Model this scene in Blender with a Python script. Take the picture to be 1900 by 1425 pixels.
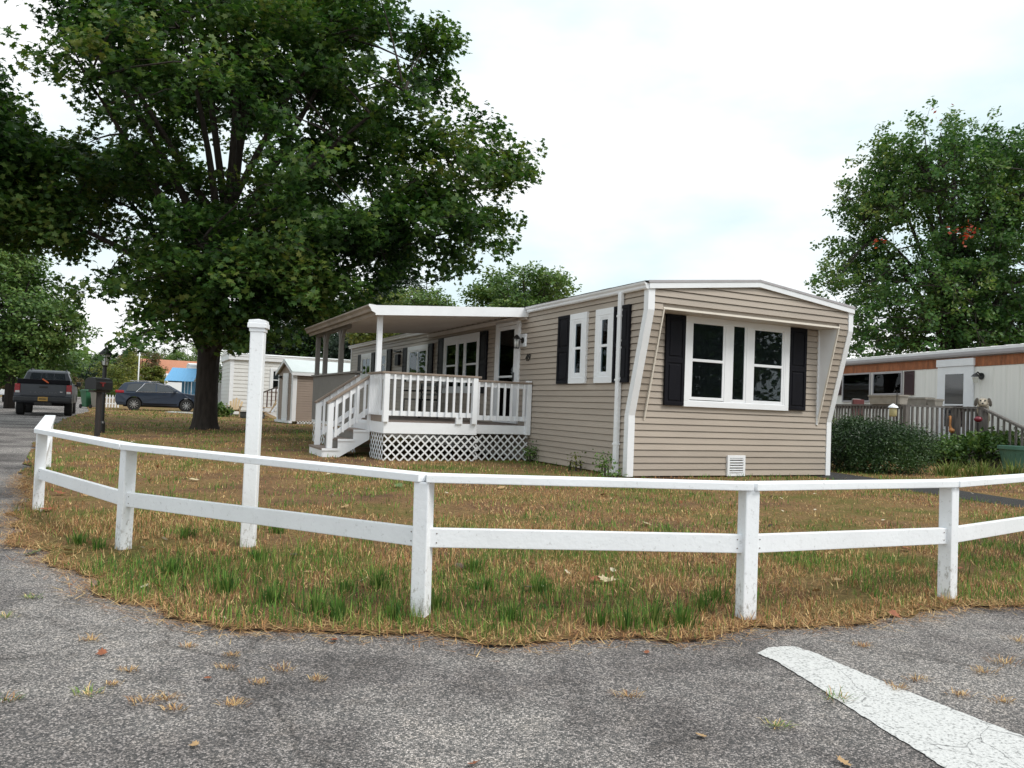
import bpy, bmesh, math, random
import numpy as np
from mathutils import Vector, Matrix

# ------------------------------------------------------------------ reset
for o in list(bpy.data.objects): bpy.data.objects.remove(o, do_unlink=True)
SC = bpy.context.scene
COL = SC.collection
rnd = random.Random(7)
NR = np.random.default_rng(11)
rad = math.radians

# ------------------------------------------------------------------ camera
EYE = 1.03                                    # metres above the road
FPX, PITCH, ROLL = 1420.0, 0.02978, 0.03832   # focal length in px of the 1900 px wide photo
_fw = Vector((0, math.cos(PITCH), math.sin(PITCH))); _u0 = Vector((0, -math.sin(PITCH), math.cos(PITCH))); _r0 = Vector((1, 0, 0))
CR = _r0*math.cos(ROLL) + _u0*math.sin(ROLL)
CU = -_r0*math.sin(ROLL) + _u0*math.cos(ROLL)
cd = bpy.data.cameras.new('camera'); cam = bpy.data.objects.new('camera', cd); COL.objects.link(cam)
cd.sensor_fit = 'HORIZONTAL'; cd.sensor_width = 36; cd.lens = 36*FPX/1900; cd.clip_start = 0.05; cd.clip_end = 5000
M = Matrix(((CR.x, CU.x, -_fw.x, 0), (CR.y, CU.y, -_fw.y, 0), (CR.z, CU.z, -_fw.z, EYE), (0, 0, 0, 1)))
cam.matrix_world = M
SC.camera = cam

# ------------------------------------------------------------------ sky, sun, exposure
SUN_AZ, SUN_EL = rad(118), rad(52)            # azimuth clockwise from +Y (view direction)
w = bpy.data.worlds.new('World'); SC.world = w; w.use_nodes = True
nt = w.node_tree; nt.nodes.clear()
def WN(t, **k):
    n = nt.nodes.new(t)
    for a, b in k.items(): setattr(n, a, b)
    return n
wo = WN('ShaderNodeOutputWorld'); bg = WN('ShaderNodeBackground'); bg.inputs['Strength'].default_value = 0.1
sky = WN('ShaderNodeTexSky', sky_type='NISHITA'); sky.sun_disc = False; sky.sun_elevation = SUN_EL; sky.sun_rotation = SUN_AZ
sky.air_density = 1.5; sky.dust_density = 4.0
tc = WN('ShaderNodeTexCoord'); mp = WN('ShaderNodeMapping'); mp.inputs['Scale'].default_value = (1, 1, 2.2)
n1 = WN('ShaderNodeTexNoise'); n1.inputs['Scale'].default_value = 2.6; n1.inputs['Detail'].default_value = 6; n1.inputs['Roughness'].default_value = .5
cr = WN('ShaderNodeValToRGB'); cr.color_ramp.elements[0].position = .40; cr.color_ramp.elements[1].position = .60
cr.color_ramp.elements[0].color = (.72, .86, .905, 1); cr.color_ramp.elements[1].color = (1.02, 1.03, 1.03, 1)
sc = WN('ShaderNodeVectorMath', operation='SCALE'); sc.inputs['Scale'].default_value = 7.0
mx = WN('ShaderNodeMix', data_type='RGBA'); mx.inputs['Factor'].default_value = .94
nt.links.new(tc.outputs['Generated'], mp.inputs['Vector']); nt.links.new(mp.outputs['Vector'], n1.inputs['Vector'])
nt.links.new(n1.outputs['Fac'], cr.inputs['Fac']); nt.links.new(cr.outputs['Color'], sc.inputs[0])
nt.links.new(sky.outputs['Color'], mx.inputs['A']); nt.links.new(sc.outputs[0], mx.inputs['B'])
nt.links.new(mx.outputs['Result'], bg.inputs['Color']); nt.links.new(bg.outputs[0], wo.inputs[0])
sl = bpy.data.lights.new('sun', 'SUN'); so = bpy.data.objects.new('sun', sl); COL.objects.link(so)
sl.energy = 1.5; sl.angle = rad(24); sl.color = (1.0, .965, .91)
sd = Vector((math.sin(SUN_AZ)*math.cos(SUN_EL), math.cos(SUN_AZ)*math.cos(SUN_EL), math.sin(SUN_EL)))
so.rotation_euler = sd.to_track_quat('Z', 'Y').to_euler(); so.location = (0, 0, 30)
SC.view_settings.view_transform = 'Standard'; SC.view_settings.look = 'None'; SC.view_settings.gamma = 1
SC.view_settings.use_curve_mapping = False; SC.view_settings.exposure = 0.74

# ------------------------------------------------------------------ helpers
def ray(x, y):
    d = CR*((x-950)/FPX) - CU*((y-712.5)/FPX) + _fw
    return d/d.y
def G(x, y, z=0.0):                           # the point of the level z under a photo pixel
    d = ray(x, y); t = (z-EYE)/d.z
    return Vector((d.x*t, d.y*t, z))
def AT(x, y, Y):                              # a point at a chosen depth
    d = ray(x, y); return Vector((d.x*Y, Y, EYE + d.z*Y))

class MB:
    def __init__(s): s.v = []; s.f = []
    def add(s, vs, fs):
        b = len(s.v); s.v += [tuple(p) for p in vs]; s.f += [tuple(i+b for i in f) for f in fs]; return s
    def box(s, c, d, R=None):
        x, y, z = d[0]/2, d[1]/2, d[2]/2
        P = [Vector((a, b, e)) for a in (-x, x) for b in (-y, y) for e in (-z, z)]
        if R is not None: P = [R @ p for p in P]
        P = [p + Vector(c) for p in P]
        return s.add(P, [(0,1,3,2),(4,6,7,5),(0,4,5,1),(2,3,7,6),(0,2,6,4),(1,5,7,3)])
    def b2(s, x0, x1, y0, y1, z0, z1): return s.box(((x0+x1)/2, (y0+y1)/2, (z0+z1)/2), (abs(x1-x0), abs(y1-y0), abs(z1-z0)))
    def bar(s, a, b, wd, h, up=(0, 0, 1)):    # box from a to b, wd wide, h high
        a, b = Vector(a), Vector(b); d = b-a; L = d.length; d.normalize()
        sd = d.cross(Vector(up))
        if sd.length < 1e-4: sd = d.cross(Vector((0, 1, 0)))
        sd.normalize(); u = sd.cross(d)
        R = Matrix((d, sd, u)).transposed()
        return s.box((a+b)/2, (L, wd, h), R)
    def prism(s, prof, ax, a, b):             # 2D profile swept along axis ax ('x','y','z') from a to b
        n = len(prof)
        def P(p, t): return {'x': (t, p[0], p[1]), 'y': (p[0], t, p[1]), 'z': (p[0], p[1], t)}[ax]
        vs = [P(p, a) for p in prof] + [P(p, b) for p in prof]
        fs = [tuple(range(n))[::-1], tuple(range(n, 2*n))] + [(i, (i+1) % n, n+(i+1) % n, n+i) for i in range(n)]
        return s.add(vs, fs)
    def tube(s, pts, rs, k=8, cap=True):
        pts = [Vector(p) for p in pts]; n = len(pts); vs = []; fs = []
        ref = Vector((.3, .9, .1))
        for i, p in enumerate(pts):
            d = (pts[min(i+1, n-1)] - pts[max(i-1, 0)]).normalized()
            a = d.cross(ref)
            if a.length < .05: a = d.cross(Vector((1, 0, 0)))
            a.normalize(); b = d.cross(a); r = rs[i] if hasattr(rs, '__len__') else rs
            for j in range(k):
                t = 2*math.pi*j/k; vs.append(p + a*(r*math.cos(t)) + b*(r*math.sin(t)))
        for i in range(n-1):
            for j in range(k): fs.append((i*k+j, i*k+(j+1) % k, (i+1)*k+(j+1) % k, (i+1)*k+j))
        if cap: fs += [tuple(range(k))[::-1], tuple(range((n-1)*k, n*k))]
        return s.add(vs, fs)
    def lathe(s, prof, c=(0, 0, 0), k=16, axis='z'):
        vs = []; fs = []; n = len(prof)
        for r, h in prof:
            for j in range(k):
                t = 2*math.pi*j/k; a, b = r*math.cos(t), r*math.sin(t)
                q = (a, b, h) if axis == 'z' else ((h, a, b) if axis == 'x' else (a, h, b))
                vs.append((q[0]+c[0], q[1]+c[1], q[2]+c[2]))
        for i in range(n-1):
            for j in range(k): fs.append((i*k+j, i*k+(j+1) % k, (i+1)*k+(j+1) % k, (i+1)*k+j))
        fs += [tuple(range(k))[::-1], tuple(range((n-1)*k, n*k))]
        return s.add(vs, fs)
    def build(s, name, mat, parent=None, smooth=False, bevel=0, loc=None, seg=2):
        me = bpy.data.meshes.new(name); me.from_pydata(s.v, [], s.f); me.update()
        bm = bmesh.new(); bm.from_mesh(me); bmesh.ops.recalc_face_normals(bm, faces=bm.faces); bm.to_mesh(me); bm.free()
        if smooth:
            me.polygons.foreach_set('use_smooth', [True]*len(me.polygons))
        o = bpy.data.objects.new(name, me); COL.objects.link(o)
        me.materials.append(mat)
        if parent is not None: o.parent = parent
        if loc is not None: o.location = loc
        if bevel:
            b = o.modifiers.new('bevel', 'BEVEL'); b.width = bevel; b.segments = seg; b.limit_method = 'ANGLE'; b.angle_limit = rad(35)
        return o
def tag(o, label=None, cat=None, group=None, kind=None):
    if label: o['label'] = label
    if cat: o['category'] = cat
    if group: o['group'] = group
    if kind: o['kind'] = kind
    return o
def thing(name, label, cat, loc=(0, 0, 0), rz=0.0, group=None):
    o = bpy.data.objects.new(name, None); COL.objects.link(o); o.location = loc; o.rotation_euler = (0, 0, rz)
    o.empty_display_size = .1
    return tag(o, label, cat, group)
def share(o, name, parent, loc=(0, 0, 0), rot=(0, 0, 0)):
    c = bpy.data.objects.new(name, o.data); COL.objects.link(c); c.parent = parent; c.location = loc; c.rotation_euler = rot
    return c
def copy_tree(o, parent=None):
    c = o.copy(); COL.objects.link(c); c.parent = parent
    for ch in list(o.children): copy_tree(ch, c)
    return c
def np_mesh(name, V, F, mat, parent=None, col=None, smooth=False):
    """V (n,3), F (m,k) with constant k; col (n,3)"""
    me = bpy.data.meshes.new(name); k = F.shape[1]
    me.vertices.add(len(V)); me.vertices.foreach_set('co', V.astype(np.float32).ravel())
    me.loops.add(F.size); me.loops.foreach_set('vertex_index', F.astype(np.int32).ravel())
    me.polygons.add(len(F)); me.polygons.foreach_set('loop_start', np.arange(0, F.size, k, dtype=np.int32))
    me.polygons.foreach_set('loop_total', np.full(len(F), k, dtype=np.int32))
    me.update(calc_edges=True); me.validate()
    if col is not None:
        a = me.color_attributes.new('tint', 'FLOAT_COLOR', 'POINT')
        a.data.foreach_set('color', np.c_[col, np.ones(len(col))].astype(np.float32).ravel())
    if smooth: me.polygons.foreach_set('use_smooth', np.ones(len(F), dtype=bool))
    o = bpy.data.objects.new(name, me); COL.objects.link(o); me.materials.append(mat)
    if parent is not None: o.parent = parent
    return o
def vnoise(x, y, sc, seed):
    """smooth value noise, 0..1"""
    g = np.random.default_rng(seed).random((64, 64)); x = np.asarray(x)/sc + 500; y = np.asarray(y)/sc + 500
    i = np.floor(x).astype(int); j = np.floor(y).astype(int); fx = x-i; fy = y-j
    fx = fx*fx*(3-2*fx); fy = fy*fy*(3-2*fy); i %= 64; j %= 64; i2 = (i+1) % 64; j2 = (j+1) % 64
    return (g[i, j]*(1-fx)+g[i2, j]*fx)*(1-fy) + (g[i, j2]*(1-fx)+g[i2, j2]*fx)*fy

# ------------------------------------------------------------------ materials
def newmat(name):
    m = bpy.data.materials.new(name); m.use_nodes = True
    return m, m.node_tree, m.node_tree.nodes['Principled BSDF']
def N(t, typ, **k):
    n = t.nodes.new(typ)
    for a, b in k.items(): setattr(n, a, b)
    return n
def inp(n, **k):
    for a, b in k.items(): n.inputs[a.replace('_', ' ')].default_value = b
    return n
def ramp(t, stops):
    r = N(t, 'ShaderNodeValToRGB'); e = r.color_ramp.elements
    while len(e) < len(stops): e.new(.5)
    for i, (p, c) in enumerate(stops): e[i].position = p; e[i].color = (*c, 1) if len(c) == 3 else c
    return r
def paint(name, col, rough=.5, var=.12, scale=3.0, bump=.15, bscale=60, dirt=0.0, dirtcol=(.16, .15, .13), stretch=(1, 1, 1), metal=0.0, spec=.5):
    """painted or plain surface with slight mottling, fine relief and optional flaking / grime"""
    m, t, b = newmat(name)
    tcn = N(t, 'ShaderNodeTexCoord'); mpn = N(t, 'ShaderNodeMapping'); mpn.inputs['Scale'].default_value = stretch
    t.links.new(tcn.outputs['Object'], mpn.inputs['Vector'])
    n = inp(N(t, 'ShaderNodeTexNoise'), Scale=scale, Detail=5.0, Roughness=.6); t.links.new(mpn.outputs[0], n.inputs['Vector'])
    lo = tuple(c*(1-var) for c in col); hi = tuple(min(1, c*(1+var*.6)) for c in col)
    r = ramp(t, [(.3, lo), (.7, hi)]); t.links.new(n.outputs['Fac'], r.inputs['Fac'])
    out = r.outputs['Color']
    if dirt:
        n2 = inp(N(t, 'ShaderNodeTexNoise'), Scale=scale*9, Detail=8.0, Roughness=.75); t.links.new(mpn.outputs[0], n2.inputs['Vector'])
        r2 = ramp(t, [(.60-dirt*.2, (0, 0, 0)), (.70-dirt*.2, (1, 1, 1))]); t.links.new(n2.outputs['Fac'], r2.inputs['Fac'])
        mul = N(t, 'ShaderNodeMath', operation='MULTIPLY'); mul.inputs[1].default_value = min(1, .3+dirt); t.links.new(r2.outputs['Color'], mul.inputs[0])
        mm = N(t, 'ShaderNodeMix', data_type='RGBA'); t.links.new(mul.outputs[0], mm.inputs['Factor']); t.links.new(out, mm.inputs['A']); mm.inputs['B'].default_value = (*dirtcol, 1)
        out = mm.outputs['Result']
    t.links.new(out, b.inputs['Base Color'])
    inp(b, Roughness=rough, Metallic=metal); b.inputs['Specular IOR Level'].default_value = spec
    if bump:
        nb = inp(N(t, 'ShaderNodeTexNoise'), Scale=bscale, Detail=4.0); t.links.new(mpn.outputs[0], nb.inputs['Vector'])
        bp = inp(N(t, 'ShaderNodeBump'), Strength=bump, Distance=.01); t.links.new(nb.outputs['Fac'], bp.inputs['Height']); t.links.new(bp.outputs[0], b.inputs['Normal'])
    return m
def leafmat(name, cols, trans=.3, rough=.5, patch=.5, spec=.35):
    """foliage: every leaf its own tint, clumps drift in hue, light passes through"""
    m, t, b = newmat(name)
    g = N(t, 'ShaderNodeNewGeometry'); r = ramp(t, [(i/(len(cols)-1), c) for i, c in enumerate(cols)])
    n = inp(N(t, 'ShaderNodeTexNoise'), Scale=patch, Detail=3.0); tcn = N(t, 'ShaderNodeTexCoord'); t.links.new(tcn.outputs['Object'], n.inputs['Vector'])
    a = N(t, 'ShaderNodeMath', operation='MULTIPLY_ADD'); a.inputs[1].default_value = .55; t.links.new(g.outputs['Random Per Island'], a.inputs[0])
    s_ = N(t, 'ShaderNodeMath', operation='MULTIPLY_ADD'); s_.inputs[1].default_value = 1.4; s_.inputs[2].default_value = -.48; t.links.new(n.outputs['Fac'], s_.inputs[0])
    t.links.new(s_.outputs[0], a.inputs[2]); t.links.new(a.outputs[0], r.inputs['Fac'])
    t.links.new(r.outputs['Color'], b.inputs['Base Color']); inp(b, Roughness=rough); b.inputs['Specular IOR Level'].default_value = spec
    tr = N(t, 'ShaderNodeBsdfTranslucent'); hs = inp(N(t, 'ShaderNodeHueSaturation'), Saturation=1.15, Value=1.3); t.links.new(r.outputs['Color'], hs.inputs['Color']); t.links.new(hs.outputs[0], tr.inputs['Color'])
    mxs = N(t, 'ShaderNodeMixShader'); mxs.inputs[0].default_value = trans; t.links.new(b.outputs[0], mxs.inputs[1]); t.links.new(tr.outputs[0], mxs.inputs[2])
    t.links.new(mxs.outputs[0], t.nodes['Material Output'].inputs['Surface'])
    return m
def tintmat(name, rough=.7, trans=.2):
    m, t, b = newmat(name); a = N(t, 'ShaderNodeVertexColor'); a.layer_name = 'tint'
    t.links.new(a.outputs['Color'], b.inputs['Base Color']); inp(b, Roughness=rough); b.inputs['Specular IOR Level'].default_value = .25
    tr = N(t, 'ShaderNodeBsdfTranslucent'); t.links.new(a.outputs['Color'], tr.inputs['Color'])
    mxs = N(t, 'ShaderNodeMixShader'); mxs.inputs[0].default_value = trans; t.links.new(b.outputs[0], mxs.inputs[1]); t.links.new(tr.outputs[0], mxs.inputs[2])
    t.links.new(mxs.outputs[0], t.nodes['Material Output'].inputs['Surface'])
    return m
def glassmat(name, tint=(.75, .8, .8), wave=.25, wscale=3.0):
    """window pane: mirror by Fresnel over a see-through tint, slightly wavy"""
    m, t, b = newmat(name); t.nodes.remove(b)
    tr = N(t, 'ShaderNodeBsdfTransparent'); tr.inputs['Color'].default_value = (*tint, 1)
    gl = N(t, 'ShaderNodeBsdfGlossy'); gl.inputs['Roughness'].default_value = .015; gl.inputs['Color'].default_value = (.85, .9, .95, 1)
    fr = N(t, 'ShaderNodeFresnel'); fr.inputs['IOR'].default_value = 1.3
    n = inp(N(t, 'ShaderNodeTexNoise'), Scale=wscale, Detail=1.0); tcn = N(t, 'ShaderNodeTexCoord'); t.links.new(tcn.outputs['Object'], n.inputs['Vector'])
    bp = inp(N(t, 'ShaderNodeBump'), Strength=wave, Distance=.02); t.links.new(n.outputs['Fac'], bp.inputs['Height']); t.links.new(bp.outputs[0], gl.inputs['Normal'])
    mxs = N(t, 'ShaderNodeMixShader'); t.links.new(fr.outputs[0], mxs.inputs[0]); t.links.new(tr.outputs[0], mxs.inputs[1]); t.links.new(gl.outputs[0], mxs.inputs[2])
    t.links.new(mxs.outputs[0], t.nodes['Material Output'].inputs['Surface'])
    return m

def asphaltmat(name, stone=.48, dark=.10, vs=175, stain=True, warm=1.05):
    m, t, b = newmat(name)
    g = N(t, 'ShaderNodeNewGeometry')
    v = inp(N(t, 'ShaderNodeTexVoronoi'), Scale=vs); t.links.new(g.outputs['Position'], v.inputs['Vector'])
    sep = N(t, 'ShaderNodeSeparateColor'); t.links.new(v.outputs['Color'], sep.inputs[0])
    r = ramp(t, [(0, (dark, dark, dark*1.02)), (.45, (dark*2.1, dark*2.05, dark*2)), (.75, (stone*.8*warm, stone*.77, stone*.73)), (1, (stone*1.5*warm, stone*1.46, stone*1.4))])
    t.links.new(sep.outputs[0], r.inputs['Fac'])
    # tar between the stones
    rt = ramp(t, [(.25, (1, 1, 1)), (.62, (.28, .28, .29))]); t.links.new(v.outputs['Distance'], rt.inputs['Fac'])
    m1 = N(t, 'ShaderNodeMix', data_type='RGBA', blend_type='MULTIPLY'); m1.inputs['Factor'].default_value = .42
    t.links.new(r.outputs[0], m1.inputs['A']); t.links.new(rt.outputs[0], m1.inputs['B'])
    out = m1.outputs['Result']
    if stain:
        n = inp(N(t, 'ShaderNodeTexNoise'), Scale=.75, Detail=7.0, Roughness=.62); t.links.new(g.outputs['Position'], n.inputs['Vector'])
        rs = ramp(t, [(.34, (.36, .345, .345)), (.45, (.70, .68, .68)), (.55, (1.0, .985, .97)), (.70, (1.2, 1.18, 1.15))]); t.links.new(n.outputs['Fac'], rs.inputs['Fac'])
        m2 = N(t, 'ShaderNodeMix', data_type='RGBA', blend_type='MULTIPLY'); m2.inputs['Factor'].default_value = 1.0
        t.links.new(out, m2.inputs['A']); t.links.new(rs.outputs[0], m2.inputs['B']); out = m2.outputs['Result']
        nf = inp(N(t, 'ShaderNodeTexNoise'), Scale=5.5, Detail=6.0, Roughness=.7); t.links.new(g.outputs['Position'], nf.inputs['Vector'])
        rf = ramp(t, [(.30, (.62, .60, .58)), (.5, (1, 1, 1)), (.68, (1.2, 1.17, 1.12))]); t.links.new(nf.outputs['Fac'], rf.inputs['Fac'])
        mf = N(t, 'ShaderNodeMix', data_type='RGBA', blend_type='MULTIPLY'); mf.inputs['Factor'].default_value = .8
        t.links.new(out, mf.inputs['A']); t.links.new(rf.outputs[0], mf.inputs['B']); out = mf.outputs['Result']
        # cracks
        nd = inp(N(t, 'ShaderNodeTexNoise'), Scale=2.3, Detail=5.0); t.links.new(g.outputs['Position'], nd.inputs['Vector'])
        mad = N(t, 'ShaderNodeVectorMath', operation='MULTIPLY_ADD'); mad.inputs[1].default_value = (.55, .55, 0); t.links.new(nd.outputs['Color'], mad.inputs[0]); t.links.new(g.outputs['Position'], mad.inputs[2])
        vc = inp(N(t, 'ShaderNodeTexVoronoi', feature='DISTANCE_TO_EDGE'), Scale=.42); t.links.new(mad.outputs[0], vc.inputs['Vector'])
        rc = ramp(t, [(.0015, (.22, .21, .2)), (.006, (1, 1, 1))]); t.links.new(vc.outputs['Distance'], rc.inputs['Fac'])
        m3 = N(t, 'ShaderNodeMix', data_type='RGBA', blend_type='MULTIPLY'); m3.inputs['Factor'].default_value = .5
        t.links.new(out, m3.inputs['A']); t.links.new(rc.outputs[0], m3.inputs['B']); out = m3.outputs['Result']
    t.links.new(out, b.inputs['Base Color']); inp(b, Roughness=.85); b.inputs['Specular IOR Level'].default_value = .3
    bp = inp(N(t, 'ShaderNodeBump'), Strength=.8, Distance=.008); bp.invert = True
    t.links.new(v.outputs['Distance'], bp.inputs['Height']); t.links.new(bp.outputs[0], b.inputs['Normal'])
    return m
def soilmat(name, far=False):
    m, t, b = newmat(name)
    g = N(t, 'ShaderNodeNewGeometry')
    n = inp(N(t, 'ShaderNodeTexNoise'), Scale=.55, Detail=6.0, Roughness=.62); t.links.new(g.outputs['Position'], n.inputs['Vector'])
    r = ramp(t, [(.30, (.13, .082, .06)), (.40, (.22, .135, .078)), (.50, (.285, .19, .092)), (.60, (.18, .165, .055)), (.72, (.10, .15, .035))]); t.links.new(n.outputs['Fac'], r.inputs['Fac'])
    n2 = inp(N(t, 'ShaderNodeTexNoise'), Scale=38.0, Detail=8.0, Roughness=.75); t.links.new(g.outputs['Position'], n2.inputs['Vector'])
    r2 = ramp(t, [(.34, (.22, .2, .19)), (.5, (.75, .72, .7)), (.66, (1.45, 1.4, 1.3))]); t.links.new(n2.outputs['Fac'], r2.inputs['Fac'])
    mm = N(t, 'ShaderNodeMix', data_type='RGBA', blend_type='MULTIPLY'); mm.inputs['Factor'].default_value = .85
    t.links.new(r.outputs[0], mm.inputs['A']); t.links.new(r2.outputs[0], mm.inputs['B']); t.links.new(mm.outputs['Result'], b.inputs['Base Color'])
    inp(b, Roughness=.95); b.inputs['Specular IOR Level'].default_value = .1
    bp = inp(N(t, 'ShaderNodeBump'), Strength=1.0, Distance=.03); t.links.new(n2.outputs['Fac'], bp.inputs['Height']); t.links.new(bp.outputs[0], b.inputs['Normal'])
    return m

MT = {}
MT['white'] = paint('white_paint', (.84, .855, .885), .45, .06, 2.5, .12, 50)
MT['fence'] = paint('fence_paint', (.79, .80, .82), .55, .06, 5.0, .45, 30, dirt=.09, dirtcol=(.20, .19, .17), stretch=(1, 1, 1))
def fencemat():
    m = paint('fence_paint', (.84, .855, .88), .55, .05, 4.0, .16, 45, dirt=.08, dirtcol=(.22, .21, .19)); t = m.node_tree; b = t.nodes['Principled BSDF']
    src = b.inputs['Base Color'].links[0].from_socket
    g = N(t, 'ShaderNodeNewGeometry'); sp = N(t, 'ShaderNodeSeparateXYZ'); t.links.new(g.outputs['Position'], sp.inputs[0])
    n = inp(N(t, 'ShaderNodeTexNoise'), Scale=42.0, Detail=7.0, Roughness=.8); mpp = N(t, 'ShaderNodeMapping'); mpp.inputs['Scale'].default_value = (1, 1, .45); t.links.new(g.outputs['Position'], mpp.inputs[0]); t.links.new(mpp.outputs[0], n.inputs['Vector'])
    a = N(t, 'ShaderNodeMath', operation='MULTIPLY_ADD'); a.inputs[1].default_value = -.42; a.inputs[2].default_value = .0; t.links.new(sp.outputs['Z'], a.inputs[0])
    ad = N(t, 'ShaderNodeMath', operation='ADD'); t.links.new(a.outputs[0], ad.inputs[0]); t.links.new(n.outputs['Fac'], ad.inputs[1])
    r = ramp(t, [(.47, (0, 0, 0)), (.56, (.75, .75, .75))]); t.links.new(ad.outputs[0], r.inputs['Fac'])
    mm = N(t, 'ShaderNodeMix', data_type='RGBA'); t.links.new(r.outputs[0], mm.inputs['Factor']); t.links.new(src, mm.inputs['A']); mm.inputs['B'].default_value = (.30, .28, .25, 1)
    t.links.new(mm.outputs['Result'], b.inputs['Base Color']); return m
MT['fence'] = fencemat()
MT['trim'] = paint('white_vinyl', (.85, .865, .895), .35, .05, 2, .04, 20)
MT['cream'] = paint('cream_trim', (.78, .72, .64), .45, .05, 2, .05, 20)
MT['siding'] = paint('tan_vinyl', (.415, .354, .297), .5, .10, 1.6, .25, 40, stretch=(.4, .4, 3))
def per_board(m):                              # boards differ a little from one another
    t = m.node_tree; b = t.nodes['Principled BSDF']; src = b.inputs['Base Color'].links[0].from_socket
    oi = N(t, 'ShaderNodeObjectInfo'); r = ramp(t, [(0, (.93, .93, .93)), (1, (1.04, 1.04, 1.04))]); t.links.new(oi.outputs['Random'], r.inputs['Fac'])
    mm = N(t, 'ShaderNodeMix', data_type='RGBA', blend_type='MULTIPLY'); mm.inputs['Factor'].default_value = 1; t.links.new(src, mm.inputs['A']); t.links.new(r.outputs[0], mm.inputs['B']); t.links.new(mm.outputs['Result'], b.inputs['Base Color'])
per_board(MT['siding'])
MT['soffit'] = paint('soffit_white', (.62, .57, .54), .5, .06, 2, .05, 20)
MT['black'] = paint('black_vinyl', (.008, .008, .012), .5, .2, 4, .1, 60, spec=.15)
MT['blackmetal'] = paint('black_metal', (.012, .012, .013), .35, .2, 5, .05, 50)
MT['shingle'] = paint('dark_shingle', (.075, .072, .07), .9, .4, 20, .8, 60)
MT['drip'] = paint('drip_metal', (.42, .40, .42), .4, .1, 4, .03, 20)
MT['taupe'] = paint('taupe_stain', (.26, .205, .165), .6, .15, 4, .4, 30, stretch=(2, 2, 2))
MT['taupe_grey'] = paint('taupe_paint_and_shade', (.21, .195, .18), .6, .10, 4, .2, 30)  # paint of the slatted run; on far posts, tree shade put into colour
MT['deck'] = paint('deck_stain', (.24, .19, .165), .65, .15, 5, .4, 30)
MT['soffitpan'] = paint('porch_pan', (.72, .665, .62), .5, .05, 2, .05, 20)
MT['gutter_old'] = paint('weathered_gutter', (.30, .25, .21), .6, .3, 2, .1, 20, dirt=.3, dirtcol=(.13, .14, .06))
MT['glass'] = glassmat('pane_glass', wave=.03, wscale=2.0)
MT['dark'] = paint('dark_interior', (.018, .018, .022), .8, .2, 3, 0)  # near-black tone carries the shade of unlit rooms behind glass
MT['curtain'] = paint('pale_curtain', (.50, .52, .55), .8, .1, 3, .3, 12, stretch=(8, 8, .3))
MT['bark'] = paint('maple_bark', (.045, .036, .03), .95, .45, 5, 1.0, 14, stretch=(3, 3, .5))
MT['wood_old'] = paint('weathered_wood', (.075, .06, .052), .85, .35, 8, .7, 40, stretch=(4, 4, .6))
MT['asphalt'] = asphaltmat('road_asphalt')
MT['asphalt_new'] = asphaltmat('path_asphalt', .06, .022, 160, False)
MT['soil'] = soilmat('lawn_soil')
MT['grass'] = tintmat('grass_blade')

# ------------------------------------------------------------------ ground, road, lawn
YAW = 0.45506
HU = Vector((math.cos(YAW), math.sin(YAW), 0)); HV = Vector((-math.sin(YAW), math.cos(YAW), 0))
HO = Vector((1.8114, 11.7512, 0))             # near corner of the tan mobile home
def HW(u, v, z=0.0): return HO + HU*u + HV*v + Vector((0, 0, z))

def sheet(name, pts, z, mat):
    b = MB(); b.add([(p[0], p[1], z) for p in pts], [tuple(range(len(pts)))])
    o = b.build(name, mat); tag(o, kind='structure')
    if o.data.polygons[0].normal.z < 0: o.data.flip_normals()
    return o
sheet('ground', [(-2500, -600), (2500, -600), (2500, 4000), (-2500, 4000)], -.03, MT['soil'])
sheet('road', [(-70, -30), (70, -30), (70, 12), (-4, 12), (-20.8, 40), (-78, 140), (-86, 136), (-30, 40), (-14, 12), (-70, 12)], 0, MT['asphalt'])
edge_px = [(-60, 945), (0, 985), (60, 1030), (130, 1068), (230, 1112), (330, 1142), (430, 1162), (560, 1180), (700, 1189), (900, 1192), (1100, 1194), (1280, 1197), (1400, 1180), (1520, 1165), (1650, 1150), (1800, 1134), (1900, 1124)]
EDGE = [G(*p) for p in edge_px]
EDGE = [Vector((-20.9, 38, 0)), G(128, 774), G(105, 787), G(82, 800), G(64, 830), G(52, 862), G(36, 905)] + [G(26, 958), G(34, 1000), G(80, 1040), G(145, 1073)] + EDGE[4:] + [Vector((4.6, 5.5, 0)), Vector((9, 8.0, 0)), Vector((30, 20, 0))]
dense = []
for a, b in zip(EDGE[:-1], EDGE[1:]):
    k = max(1, int((b-a).length/.05)) if a.y < 12 else 12
    for i in range(k):
        q = a.lerp(b, i/k); jx = (vnoise(q.x, q.y, .30, 3) - .5)*.20 + (vnoise(q.x, q.y, .07, 4) - .5)*.08
        nrm = Vector((-(b-a).y, (b-a).x, 0)).normalized(); dense.append(q + nrm*float(jx))
dense.append(EDGE[-1])
LAWN = [(p.x, p.y) for p in dense] + [(60, 40), (60, 75), (-25, 75), (-38, 68)]
lawn = sheet('lawn', LAWN, .014, MT['soil'])
# narrow dark asphalt path past the right side of the home
path_uv = [(3.0, -4.9), (4.05, -4.4), (4.24, -3.3), (4.66, -1.8), (5.05, 0), (5.6, 3), (5.7, 9), (4.7, 9), (4.6, 3), (4.4, .9), (3.82, -.4), (3.60, -1.3), (3.15, -4.0)]
sheet('path', [HW(u, v)[:2] for u, v in path_uv], .019, MT['asphalt_new'])

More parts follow.
